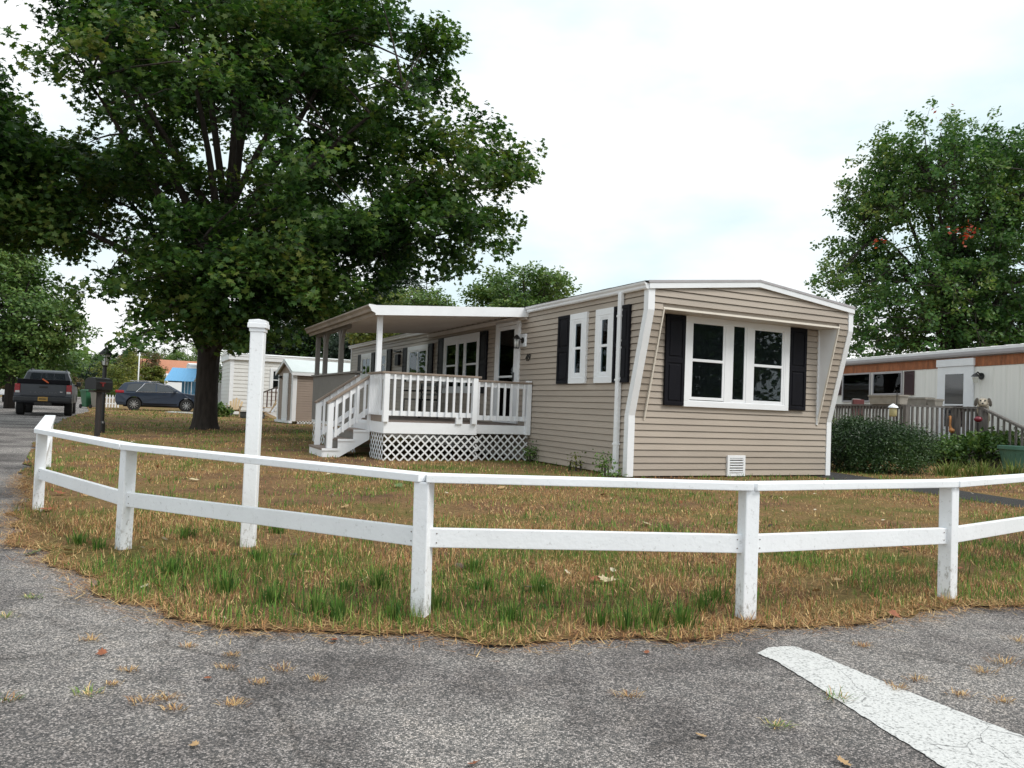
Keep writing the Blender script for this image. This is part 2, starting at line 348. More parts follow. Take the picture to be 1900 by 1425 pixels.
# painted stop bar on the asphalt
def stopbar():
    m, t, b = newmat('road_paint')
    g = N(t, 'ShaderNodeNewGeometry')
    nd = inp(N(t, 'ShaderNodeTexNoise'), Scale=5.0, Detail=6.0); t.links.new(g.outputs['Position'], nd.inputs['Vector'])
    mad = N(t, 'ShaderNodeVectorMath', operation='MULTIPLY_ADD'); mad.inputs[1].default_value = (.16, .16, 0); t.links.new(nd.outputs['Color'], mad.inputs[0]); t.links.new(g.outputs['Position'], mad.inputs[2])
    v = inp(N(t, 'ShaderNodeTexVoronoi', feature='DISTANCE_TO_EDGE'), Scale=3.4); t.links.new(mad.outputs[0], v.inputs['Vector'])
    rc = ramp(t, [(.0012, (.20, .20, .20)), (.0075, (.60, .60, .59))]); t.links.new(v.outputs['Distance'], rc.inputs['Fac'])
    nz = inp(N(t, 'ShaderNodeTexNoise'), Scale=90.0, Detail=4.0); t.links.new(g.outputs['Position'], nz.inputs['Vector'])
    rz = ramp(t, [(.34, (.28, .28, .28)), (.45, (.88, .88, .88)), (.7, (1.0, 1.0, 1.0))]); t.links.new(nz.outputs['Fac'], rz.inputs['Fac'])
    mm = N(t, 'ShaderNodeMix', data_type='RGBA', blend_type='MULTIPLY'); mm.inputs['Factor'].default_value = .8
    t.links.new(rc.outputs[0], mm.inputs['A']); t.links.new(rz.outputs[0], mm.inputs['B']); t.links.new(mm.outputs['Result'], b.inputs['Base Color'])
    inp(b, Roughness=.75); bp = inp(N(t, 'ShaderNodeBump'), Strength=.6, Distance=.004)
    vv = inp(N(t, 'ShaderNodeTexVoronoi'), Scale=105); t.links.new(g.outputs['Position'], vv.inputs['Vector']); bp.invert = True
    t.links.new(vv.outputs['Distance'], bp.inputs['Height']); t.links.new(bp.outputs[0], b.inputs['Normal'])
    near = [(1405, 1213), (1440, 1228), (1500, 1265), (1560, 1305), (1640, 1355), (1720, 1405), (1790, 1452), (1900, 1525), (2100, 1660)]
    farr = [(1425, 1203), (1470, 1200), (1510, 1212), (1580, 1242), (1660, 1275), (1740, 1306), (1830, 1342), (1900, 1368), (2200, 1490)]
    def sub(l):
        o = []
        for a, c in zip(l[:-1], l[1:]):
            for i in range(10):
                q = G(a[0]+(c[0]-a[0])*i/10, a[1]+(c[1]-a[1])*i/10); q.x += rnd.uniform(-.004, .004); q.y += rnd.uniform(-.005, .005); o.append(q)
        return o + [G(*l[-1])]
    tag(sheet('road_marking', [p[:2] for p in sub(near) + sub(farr)[::-1]], .004, m), kind='structure')
stopbar()

# ---- grass (uncountable): short dry and green blades
from mathutils.geometry import intersect_point_tri_2d
LP = np.array(LAWN)
def inside(x, y):
    r = np.zeros(len(x), bool); n = len(LP); j = n-1
    for i in range(n):
        xi, yi = LP[i]; xj, yj = LP[j]
        c = ((yi > y) != (yj > y)) & (x < (xj-xi)*(y-yi)/(yj-yi+1e-12)+xi); r ^= c; j = i
    return r
EN = np.array([(p.x, p.y) for p in dense if p.y < 14])
def edgedist(x, y):
    d = np.full(len(x), 99.)
    for i in range(0, len(EN), 3): d = np.minimum(d, np.hypot(x-EN[i, 0], y-EN[i, 1]))
    return d
def uvof(x, y):
    dx, dy = x-HO.x, y-HO.y
    return dx*HU.x+dy*HU.y, dx*HV.x+dy*HV.y
STRAW = np.array([(.46, .28, .125), (.38, .20, .085), (.60, .43, .21), (.25, .13, .07)])
GREEN = np.array([(.085, .19, .03), (.13, .25, .04), (.22, .28, .07), (.055, .13, .028)])
TREE0 = G(380, 797)
def blades(n, x0, x1, y0, y1, hmin, hmax, wd, seed, dens=1.0):
    R = np.random.default_rng(seed)
    x = R.uniform(x0, x1, n); y = R.uniform(y0, y1, n)
    k = inside(x, y) & (np.abs(x) < y*.80+.8)
    u, v = uvof(x, y)
    k &= ~((u > .02) & (u < 4.28) & (v > .02) & (v < 17.2)); k &= ~((u > -2.9) & (u < 0.1) & (v > 3.1) & (v < 9))
    pu = 3.72 + (v+1.5)*.163                      # path centre
    k &= ~((v < 1) & (v > -6) & (np.abs(u-.45-pu) < .58)) ; k &= ~((v >= 1) & (u > 4.5) & (u < 5.6))
    bare = (vnoise(x, y, 1.5, 21)*.55 + vnoise(x, y, .4, 22)*.45)
    tr = np.hypot(x-TREE0[0], (y-TREE0[1])*1.0); bare = bare - .20*np.exp(-((tr-7)/4.5)**2)
    k &= ~((bare < .40) & (R.random(n) < .8))
    x, y = x[k], y[k]; n = len(x)
    ed = edgedist(x, y) if y0 < 10 else np.full(n, 9.)
    gp = vnoise(x, y, 1.3, 31)*.55 + vnoise(x, y, .35, 32)*.45
    band = np.exp(-((ed-.40)/.35)**2)*(np.abs(x-.1) < 2.6)*.055
    gp = np.clip((gp + band - .46)*3.2, 0, .52) + .09
    green = R.random(n) < gp
    col = np.where(green[:, None], GREEN[R.integers(0, 4, n)], STRAW[R.integers(0, 4, n)])*R.uniform(.8, 1.4, (n, 1))
    h = (hmin+(hmax-hmin)*1.5*R.random(n)**2)*np.where(green, 1.3, .9); flat = R.random(n) < .55
    lean = np.where(flat & ~green, R.uniform(1.1, 1.5, n), R.uniform(.1, .75, n)); az = R.uniform(0, 2*np.pi, n)
    dx, dy = np.cos(az), np.sin(az); px, py = -dy, dx; ww = wd*R.uniform(.6, 1.3, n)
    z0 = np.full(n, .012)
    A = np.c_[x-px*ww, y-py*ww, z0]; B = np.c_[x+px*ww, y+py*ww, z0]
    m = .55*h; sl, cl = np.sin(lean*.7), np.cos(lean*.7)
    C1 = np.c_[x+dx*m*sl-px*ww*.8, y+dy*m*sl-py*ww*.8, z0+m*cl]; C2 = np.c_[x+dx*m*sl+px*ww*.8, y+dy*m*sl+py*ww*.8, z0+m*cl]
    s2, c2 = np.sin(lean), np.cos(lean)
    T = np.c_[x+dx*(m*sl+.45*h*s2), y+dy*(m*sl+.45*h*s2), z0+m*cl+.45*h*c2]
    V = np.stack([A, B, C1, C2, T], 1).reshape(-1, 3); b = np.arange(n)[:, None]*5
    F = np.concatenate([b+[0, 1, 3], b+[0, 3, 2], b+[2, 3, 4]])
    return V, F, np.repeat(col, 5, 0)
def merge(parts):
    V = []; F = []; Cc = []; o = 0
    for v, f, c in parts: V.append(v); F.append(f+o); Cc.append(c); o += len(v)
    return np.concatenate(V), np.concatenate(F), np.concatenate(Cc)
gr = merge([blades(125000, -4.6, 5.2, 3.2, 6.6, .018, .06, .0022, 1),
            blades(75000, -8, 9, 6.6, 11.5, .02, .055, .0034, 2),
            blades(70000, -16, 14, 11.5, 22, .025, .06, .006, 3),
            blades(45000, -30, 2, 22, 46, .03, .07, .012, 4)])
tag(np_mesh('grass', *gr[:2], MT['grass'], col=gr[2]), 'short patchy dry brown and green grass on the lawn', 'grass', kind='stuff')
# straw lying over the asphalt edge
def straw():
    R = np.random.default_rng(5); P = np.array([(p.x, p.y) for p in dense if p.y < 9]); n = 16000
    i = R.integers(0, len(P), n); x = P[i, 0]+R.normal(0, .07, n); y = P[i, 1]+R.normal(0.01, .075, n)
    az = R.uniform(0, np.pi*2, n); L = R.uniform(.04, .13, n); ww = .0016*R.uniform(.7, 1.4, n); el = np.abs(R.normal(0, .22, n))
    d = np.c_[np.cos(az)*np.cos(el), np.sin(az)*np.cos(el), np.sin(el)]; p_ = np.c_[-np.sin(az), np.cos(az), np.zeros(n)]*ww[:, None]
    o = np.c_[x, y, np.full(n, .006)+R.random(n)*.02]
    V = np.stack([o-p_, o+p_, o+d*L[:, None]], 1).reshape(-1, 3); F = np.arange(3*n).reshape(-1, 3)
    c = STRAW[R.integers(0, 4, n)]*R.uniform(.8, 1.5, (n, 1))
    tag(np_mesh('dry_straw', V, F, MT['grass'], col=np.repeat(c, 3, 0)), 'dry straw lying along the edge between lawn and asphalt', 'straw', kind='stuff')
straw()
# single tufts that stand out
def tuft(name, label, loc, n, h, spread, pal, wd, group, flat=.5, seed=0, el=1.0):
    R = np.random.default_rng(seed); az = R.uniform(0, 2*np.pi, n); r = np.minimum(np.abs(R.normal(0, spread, n)), spread*1.3)
    x = np.cos(az)*r*el; y = np.sin(az)*r; lean = np.abs(R.normal(flat, .3, n)); la = az+R.normal(0, .7, n); hh = h*R.uniform(.5, 1.1, n); ww = wd*R.uniform(.7, 1.3, n)
    dx, dy = np.cos(la), np.sin(la); o = np.c_[x, y, np.zeros(n)]; p_ = np.c_[-dy, dx, np.zeros(n)]*ww[:, None]
    mid = o + np.c_[dx*np.sin(lean*.6), dy*np.sin(lean*.6), np.cos(lean*.6)]*(hh*.55)[:, None]
    tip = mid + np.c_[dx*np.sin(lean*1.3), dy*np.sin(lean*1.3), np.cos(np.minimum(lean*1.3, 1.6))]*(hh*.45)[:, None]
    V = np.stack([o-p_, o+p_, mid-p_*.8, mid+p_*.8, tip], 1).reshape(-1, 3); b = np.arange(n)[:, None]*5
    F = np.concatenate([b+[0, 1, 3], b+[0, 3, 2], b+[2, 3, 4]]); c = pal[R.integers(0, len(pal), n)]*R.uniform(.75, 1.25, (n, 1))
    ob = np_mesh(name, V, F, MT['grass'], col=np.repeat(c, 5, 0)); ob.location = loc
    return tag(ob, label, 'grass', group)
ORD = 'first second third fourth fifth sixth seventh eighth ninth tenth eleventh twelfth thirteenth fourteenth fifteenth sixteenth seventeenth eighteenth nineteenth twentieth twenty-first twenty-second twenty-third twenty-fourth twenty-fifth twenty-sixth twenty-seventh twenty-eighth'.split()
PLACED = {}
def note(o, key, px): PLACED.setdefault(key, []).append((px, o)); return o
def number_from_left():                        # alike small things are told apart by their place, counted from the left
    for key, l in PLACED.items():
        if len(l) == 1: l[0][1]['label'] = key; continue
        for i, (px, o) in enumerate(sorted(l, key=lambda a: a[0])): o['label'] = '%s, %s from the left of its kind' % (key, ORD[i])
for i, (px, py, h) in enumerate([(320, 1066, .085), (418, 1100, .10), (505, 1120, .09), (585, 1142, .12), (625, 1148, .10), (735, 1150, .09), (700, 1092, .10), (900, 1096, .085), (880, 1062, .09), (1215, 1160, .13), (1165, 1168, .11), (1265, 1165, .12), (1110, 1160, .10), (1300, 1135, .09), (345, 1000, .09), (515, 990, .07), (640, 1100, .09), (1000, 1100, .09), (1330, 1118, .10), (480, 1040, .08), (950, 1150, .08), (810, 1130, .08), (145, 1010, .08), (180, 1020, .08)]):
    note(tuft('grass_clump', 'x', G(px, py, .01), rnd.randint(45, 80), h*1.35, .045, GREEN*.85, .0034, 'green grass clumps along the lawn edge', .35, 100+i), 'green upright grass clump near the lawn edge', px)
road_t = [(1165, 1292, .05, 0), (1555, 1297, .07, 1), (1440, 1348, .05, 2), (1825, 1248, .06, 0), (1865, 1232, .07, 0), (1665, 1277, .05, 0), (1600, 1200, .05, 0), (1700, 1262, .05, 0), (1780, 1290, .05, 0), (1860, 1302, .05, 0), (435, 1309, .05, 0), (310, 1297, .05, 0), (265, 1303, .05, 0), (325, 1316, .04, 0), (165, 1288, .05, 2), (520, 1243, .05, 0), (420, 1240, .04, 0), (170, 1188, .05, 0), (240, 1245, .04, 0), (480, 1268, .035, 0), (350, 1200, .035, 0), (1890, 1190, .07, 0), (12, 1145, .05, 2), (8, 1300, .05, 1), (60, 1110, .05, 2), (210, 1270, .03, 0), (590, 1262, .035, 0), (430, 1216, .035, 0)]
for i, (px, py, s, kk) in enumerate(road_t):
    pal = [STRAW[[0, 2, 3]]*1.05, np.r_[STRAW[:2], GREEN[:2]], np.r_[GREEN[1:3], STRAW[2:3]*1.2]][kk]
    note(tuft('grass_tuft', 'x', G(px, py, .002), 44, s*.9, s*.42, pal, .0013, ['dry tufts in the asphalt', 'mixed tufts in the asphalt', 'green tufts in the asphalt'][kk], 1.42, 300+i, 1.7), ['straw coloured grass tuft in the asphalt', 'brown and green grass tuft in the asphalt', 'yellow green grass tuft in the asphalt'][kk], px)
# fallen leaves
def leaf_outline(): # palmate maple leaf, unit width
    return [(0, -.42), (.05, -.25), (.26, -.34), (.30, -.16), (.52, -.12), (.40, .06), (.46, .22), (.26, .20), (.20, .34), (.10, .28), (0, .56), (-.10, .28), (-.20, .34), (-.26, .20), (-.46, .22), (-.40, .06), (-.52, -.12), (-.30, -.16), (-.26, -.34), (-.05, -.25)]
LO = leaf_outline()
leafm = [paint('leaf_tan', (.42, .27, .13), .7, .3, 30, .4, 60), paint('leaf_rust', (.26, .085, .035), .7, .3, 30, .4, 60), paint('leaf_cream', (.52, .43, .27), .7, .3, 30, .4, 60), paint('leaf_brown', (.09, .06, .045), .7, .3, 30, .4, 60), paint('leaf_olive', (.10, .15, .05), .7, .3, 30, .4, 60)]
lnames = ['tan', 'rust red', 'cream', 'dark brown', 'olive green']
def fallen(px, py, s, k, on):
    b = MB(); cu = rnd.uniform(.1, .5)
    pts = [(x*s, y*s, s*(.02 + cu*(x*x*1.1+y*y*.5) + rnd.uniform(0, .05))) for x, y in LO]
    b.add(pts + [(0, 0, .01*s)], [(i, (i+1) % len(pts), len(pts)) for i in range(len(pts))])
    o = b.build('fallen_leaf', leafm[k]); o.location = G(px, py, .035 if on == 'grass' else .008); o.rotation_euler = (rnd.uniform(-.3, .3), rnd.uniform(-.3, .3), rnd.uniform(0, 6.3))
    note(tag(o, 'x', 'leaf', '%s leaves on the %s' % (lnames[k], on)), '%s fallen leaf lying on the %s' % (lnames[k], on), px)
for a in [(885, 1083, .11, 2, 'grass'), (1128, 1078, .12, 2, 'grass'), (1105, 1076, .07, 1, 'grass'), (985, 1090, .09, 3, 'grass'), (1515, 1098, .085, 0, 'grass'), (1555, 1076, .06, 0, 'grass'), (1660, 1142, .08, 1, 'grass'), (1390, 1136, .07, 0, 'grass'), (1780, 1056, .1, 1, 'grass'), (1682, 1018, .1, 1, 'grass'), (395, 1022, .09, 1, 'grass'), (570, 1062, .07, 0, 'grass'), (545, 1030, .07, 3, 'grass'), (130, 1022, .1, 0, 'grass'), (85, 945, .12, 1, 'grass'), (110, 915, .12, 1, 'grass'), (855, 1050, .07, 3, 'grass'), (740, 902, .13, 4, 'grass'), (1200, 972, .1, 2, 'grass'), (1120, 918, .12, 1, 'grass'), (930, 905, .1, 0, 'grass'), (640, 940, .09, 0, 'grass'), (360, 890, .12, 2, 'grass'), (610, 880, .1, 2, 'grass'), (990, 1047, .06, 2, 'grass'), (1010, 1000, .06, 1, 'grass'),
          (412, 1150, .06, 2, 'asphalt'), (62, 1027, .11, 4, 'asphalt'), (620, 1188, .05, 1, 'asphalt'), (362, 1382, .035, 0, 'asphalt'), (190, 1212, .05, 1, 'asphalt'), (880, 1417, .04, 1, 'asphalt'), (1300, 1365, .045, 0, 'asphalt'), (1565, 1415, .05, 0, 'asphalt'), (130, 1085, .03, 1, 'asphalt'), (1200, 1210, .035, 1, 'asphalt'), (385, 1258, .035, 1, 'asphalt')]: fallen(*a)

def litter():
    R = np.random.default_rng(77); n = 2600; x = R.uniform(-12, 7, n); y = 4 + R.random(n)**1.4*19; k = inside(x, y) & (np.abs(x) < y*.8)
    u, v = uvof(x, y); k &= ~((u > -3.6) & (u < 5) & (v > -.1)); dd = np.hypot(x-TREE0[0], y-TREE0[1]); k &= R.random(n) < np.exp(-dd/14)+.12
    x, y = x[k], y[k]; n = len(x); o = np.c_[x, y, np.full(n, .03)]; az = R.uniform(0, 6.28, n); s = R.uniform(.012, .045, n); tl = R.normal(0, .35, (n, 2))
    sh = np.array([(0, -.6), (.5, -.1), (.3, .5), (-.35, .45), (-.5, -.15)]); V = []
    for a, b_ in sh: V.append(o + np.c_[(a*np.cos(az)-b_*np.sin(az))*s, (a*np.sin(az)+b_*np.cos(az))*s, (a*tl[:, 0]+b_*tl[:, 1])*s])
    V = np.stack(V, 1).reshape(-1, 3); c = np.array([(.45, .30, .15), (.24, .09, .04), (.62, .55, .42), (.08, .05, .04), (.33, .20, .09)])[R.integers(0, 5, n)]
    tag(np_mesh('leaf_litter', V, np.arange(5*n).reshape(-1, 5), MT['grass'], col=np.repeat(c, 5, 0)), 'small bits of dead leaf scattered over the lawn', 'leaf litter', kind='stuff')
litter()
number_from_left()
# ------------------------------------------------------------------ white rail fence
MT['nail'] = paint('nail_steel', (.20, .17, .15), .6, .2, 9, 0, metal=.4)
fence = thing('rail_fence', 'white painted two rail timber fence around the lawn corner', 'fence')
FP = [G(88, 868), G(70, 948), G(228, 1022), G(780, 1146), G(1383, 1151), G(1757, 1113), Vector((4.15, 5.75, 0)), Vector((5.7, 7.1, 0)), Vector((7.3, 8.4, 0)), Vector((8.9, 9.7, 0))]
TOPZ = [.67, .675, .675, .672, .675, .68, .68, .68, .68, .68]; LOZ = [.33, .315, .335, .385, .385, .375, .36, .36, .36, .36]
LEAN = [0, 0, .012, -.02, .0, .0, 0, 0, 0, 0]
def inset_dir(i):
    a = FP[max(i-1, 0)]; c = FP[min(i+1, len(FP)-1)]; d = (c-a).normalized(); return d
for i, p in enumerate(FP):
    b = MB(); d = inset_dir(i); ang = math.atan2(d.y, d.x)
    b.bar((p.x, p.y, -.05), (p.x+LEAN[i]*.4, p.y, TOPZ[i]-.02), .078, .078, up=(math.cos(ang), math.sin(ang), 0))
    b.build('post', MT['fence'], fence, bevel=.006)
for i in range(len(FP)-1):
    a, c = FP[i], FP[i+1]; d = (c-a).normalized(); o = Vector((-d.y, d.x, 0)); out = -o if (-o).y < 0 else o
    ex = .03
    b = MB(); b.bar((a.x-d.x*.0, a.y-d.y*.0, TOPZ[i]), (c.x, c.y, TOPZ[i+1]), .12, .038); b.build('top_rail', MT['fence'], fence, bevel=.004)
    b = MB(); b.bar((a.x, a.y, LOZ[i]), (c.x, c.y, LOZ[i+1]), .036, .092)
    r = b.build('lower_rail', MT['fence'], fence, bevel=.004)
    for q, zz in ((a, LOZ[i]), (c, LOZ[i+1])):
        s_ = d if q is a else -d
        for dz in (-.022, .022):
            m = MB(); pt = q+s_*.062+out*.0185; m.tube([(pt.x, pt.y, zz+dz), (pt.x+out.x*.002, pt.y+out.y*.002, zz+dz)], .0035, 6); m.build('nail_head', MT['nail'], fence)

# tall capped post
tp = thing('capped_post', 'tall white square post with moulded cap behind the rail fence', 'post', G(460, 1017), rad(8))
b = MB(); b.b2(-.046, .046, -.046, .046, -.05, 1.50); b.build('shaft', MT['fence'], tp, bevel=.008)
b = MB(); b.b2(-.052, .052, -.052, .052, 1.475, 1.50); b.b2(-.063, .063, -.063, .063, 1.50, 1.535); b.b2(-.058, .058, -.058, .058, 1.535, 1.553)
b.add([(-.06, -.06, 1.553), (.06, -.06, 1.553), (.06, .06, 1.553), (-.06, .06, 1.553), (0, 0, 1.566)], [(0, 1, 4), (1, 2, 4), (2, 3, 4), (3, 0, 4), (0, 3, 2, 1)])
b.build('cap', MT['white'], tp, bevel=.004)

# ------------------------------------------------------------------ tan mobile home
home = thing('mobile_home', 'tan vinyl sided mobile home with black shutters and slanted front', 'house', HO, YAW)
HWD, HLEN, CRS = 4.30, 17.20, .1016
ZB, ZT, VO, ZE = .97, 2.56, -.41, 2.92        # start / end of the slanted front, overhang, eave
def vfront(z): return 0 if z <= ZB else (VO if z >= ZT else VO*(z-ZB)/(ZT-ZB))
RL, RR, RZ = .275, 3.985, 2.595               # window recess: left, right, head
b = MB()
b.b2(.015, HWD-.015, .015, HLEN, .03, ZE+.02)
for x0, x1 in ((.02, RL-.004), (RR+.004, HWD-.02)):
    b.prism([(.01, ZB), (VO+.018, ZT), (VO+.018, ZE), (.01, ZE)], 'x', x0, x1)
b.prism([(VO+.018, RZ+.006), (VO+.018, ZE), (.01, ZE), (.01, RZ+.006)], 'x', RL-.004, RR+.004)
b.prism([(VO+.02, ZE), (HLEN, ZE), (HLEN, ZE+.001), (VO+.02, ZE+.001)], 'x', .05, HWD-.05)
wall = b.build('wall', MT['siding'], home)
b = MB(); b.prism([(.03, ZE-.02), (HWD-.03, ZE-.02), (HWD/2, 3.16)], 'y', VO+.02, HLEN); b.build('gable', MT['siding'], home)
def clap_x(u0, u1, v0f, v1f, z0, z1):         # board on the front: plane v=v(z), proud lower edge
    p = .020; m = MB(); z0 = z0+.011
    m.add([(u0, v0f-p, z0), (u1, v0f-p, z0), (u1, v1f-.004, z1), (u0, v1f-.004, z1), (u0, v0f+.008, z0), (u1, v0f+.008, z0)],
          [(0, 1, 2, 3), (0, 4, 5, 1)])
    return m
k = 0; z = .03
def board(m): return m.build('siding_board', MT['siding'], wall)
while z < 3.14:
    z1 = z+CRS
    # left wall
    if z < ZE-.03:
        v0 = vfront(min(z+CRS/2, ZE)) + .02; zt = min(z1, ZE+.01); p = .020; zq = z+.011
        m = MB(); m.add([(-p, v0, zq), (-p, HLEN, zq), (-.004, HLEN, zt), (-.004, vfront(zt)+.02, zt), (.008, v0, zq), (.008, HLEN, zq)], [(0, 1, 2, 3), (0, 4, 5, 1)])
        board(m)
    # front
    def span_at(zz):                          # gable clips the top courses
        if zz < 2.90: return .03, HWD-.03
        t = (zz-2.90)/(3.17-2.90); return .03+t*(HWD/2-.03), HWD-.03-t*(HWD/2-.03)
    if z1 <= ZB+.06:
        board(clap_x(.03, HWD-.03, 0, 0, z, z1))
    elif z < RZ-.02:
        board(clap_x(RL, RR, 0, 0, z, min(z1, RZ)))
        board(clap_x(.03, RL-.012, vfront(z), vfront(z1), z, z1)); board(clap_x(RR+.012, HWD-.03, vfront(z), vfront(z1), z, z1))
    else:
        a0, a1 = span_at(z); c0, c1 = span_at(z1); p = .020
        if a1-a0 > .1:
            zz = max(z, RZ+.02)+.011
            m = MB(); m.add([(a0, VO-p, zz), (a1, VO-p, zz), (c1, VO-.002, z1), (c0, VO-.002, z1), (a0, VO+.004, zz), (a1, VO+.004, zz)], [(0, 1, 2, 3), (0, 4, 5, 1)]); board(m)
    z += CRS
# window recess linings
b = MB(); b.b2(RL-.01, RR+.01, VO-.012, -.004, RZ-.004, RZ+.018); b.build('recess_soffit', MT['soffit'], home)
for ux, nm in ((RL, -1), (RR, 1)):
    b = MB(); x0 = ux-.008; b.prism([(0, ZB-.05), (VO, RZ), (0, RZ)], 'x', x0, x0+.012); b.build('recess_cheek', MT['trim'], home)
    b = MB(); b.bar((ux, -.012, ZB-.06), (ux, VO-.018, RZ+.01), .022, .028); b.build('recess_edge_trim', MT['cream'], home)
b = MB(); b.b2(RR-.03, RR-.002, -.03, 0, ZB-.05, RZ); b.build('recess_corner_bead', MT['trim'], home)
b = MB(); b.b2(RL-.014, RR+.014, VO-.026, VO-.006, RZ-.006, RZ+.026); b.build('recess_head_trim', MT['cream'], home)
# corner posts that follow the slant
def corner(u0, u1, name):
    b = MB(); prof = [(0, .03), (0, ZB), (VO, ZT), (VO, ZE)]
    for (v0, z0), (v1, z1) in zip(prof[:-1], prof[1:]):
        sx = -.024 if u0 < 1 else HWD+.024
        xs = (sx, .095) if u0 < 1 else (HWD-.085, sx)
        vs = [(xs[0], v0-.026, z0), (xs[1], v0-.026, z0), (xs[1], v1-.026, z1), (xs[0], v1-.026, z1), (xs[0], v0+.085, z0), (xs[1], v0+.02, z0), (xs[1], v1+.02, z1), (xs[0], v1+.085, z1)]
        if u0 > 1: vs = [(xs[0], v0-.026, z0), (xs[1], v0-.026, z0), (xs[1], v1-.026, z1), (xs[0], v1-.026, z1), (xs[0], v0+.02, z0), (xs[1], v0+.085, z0), (xs[1], v1+.085, z1), (xs[0], v1+.02, z1)]
        b.add(vs, [(0, 1, 2, 3), (4, 7, 6, 5), (0, 3, 7, 4), (1, 5, 6, 2), (0, 4, 5, 1), (3, 2, 6, 7)])
    b.build('corner_trim', MT['trim'], home)
corner(0, .1, ''); corner(4.2, 4.3, '')
b = MB(); b.b2(-.022, .03, HLEN-.07, HLEN+.01, .03, ZE); b.build('corner_trim', MT['trim'], home)
# roof
b = MB(); EZ, PZ = 2.985, 3.225
b.prism([(-.05, EZ), (HWD/2, PZ), (HWD+.05, EZ), (HWD+.05, EZ-.035), (HWD/2, PZ-.035), (-.05, EZ-.035)], 'y', VO-.045, HLEN+.1)
roof = b.build('roof', MT['shingle'], home)
for s0, s1 in (((-.02, EZ), (HWD/2, PZ)), ((HWD/2, PZ), (HWD+.03, EZ))):
    d = Vector((s1[0]-s0[0], 0, s1[1]-s0[1])); 
    b = MB(); b.prism([(s0[0], s0[1]-.028), (s1[0], s1[1]-.028), (s1[0], s1[1]-.115), (s0[0], s0[1]-.115)], 'y', VO-.050, VO-.022); b.build('fascia', MT['trim'], home)
    b = MB(); b.prism([(s0[0]-.02, s0[1]+.006), (s1[0], s1[1]+.006), (s1[0], s1[1]-.03), (s0[0]-.02, s0[1]-.03)], 'y', VO-.06, VO-.04); b.build('drip_edge', MT['drip'], home)
# shingle tabs along the left eave, each slightly uneven
b = MB()
for i in range(58):
    v = VO-.04+i*.305; b.box((-.045+rnd.uniform(-.006, .006), v+.15, EZ-.004+rnd.uniform(0, .006)), (.12, .298, .012), Matrix.Rotation(-.11, 3, 'Y'))
tag(b.build('eave_shingles', MT['shingle'], home), kind='stuff')
# gutters (ogee profile) and downspout
GP = [(-.012, 2.865), (-.06, 2.865), (-.075, 2.885), (-.078, 2.915), (-.10, 2.94), (-.108, 2.968), (-.098, 2.972), (-.085, 2.95), (-.02, 2.95), (-.012, 2.96)]
for v0, v1 in ((VO-.03, 3.44), (9.25, HLEN+.12)):
    b = MB(); b.prism(GP, 'y', v0, v1); b.build('gutter', MT['trim'], home)
b = MB(); b.b2(-.085, -.02, .20, .29, .04, 2.88); ds = b.build('downspout', MT['trim'], home, bevel=.008)
for zz in (.5, 1.5, 2.5): 
    b = MB(); b.b2(-.09, -.012, .19, .30, zz, zz+.03); b.build('strap', MT['trim'], ds)
b = MB(); b.bar((-.05, .245, .10), (-.26, .245, .05), .08, .06); b.build('elbow', MT['trim'], ds)

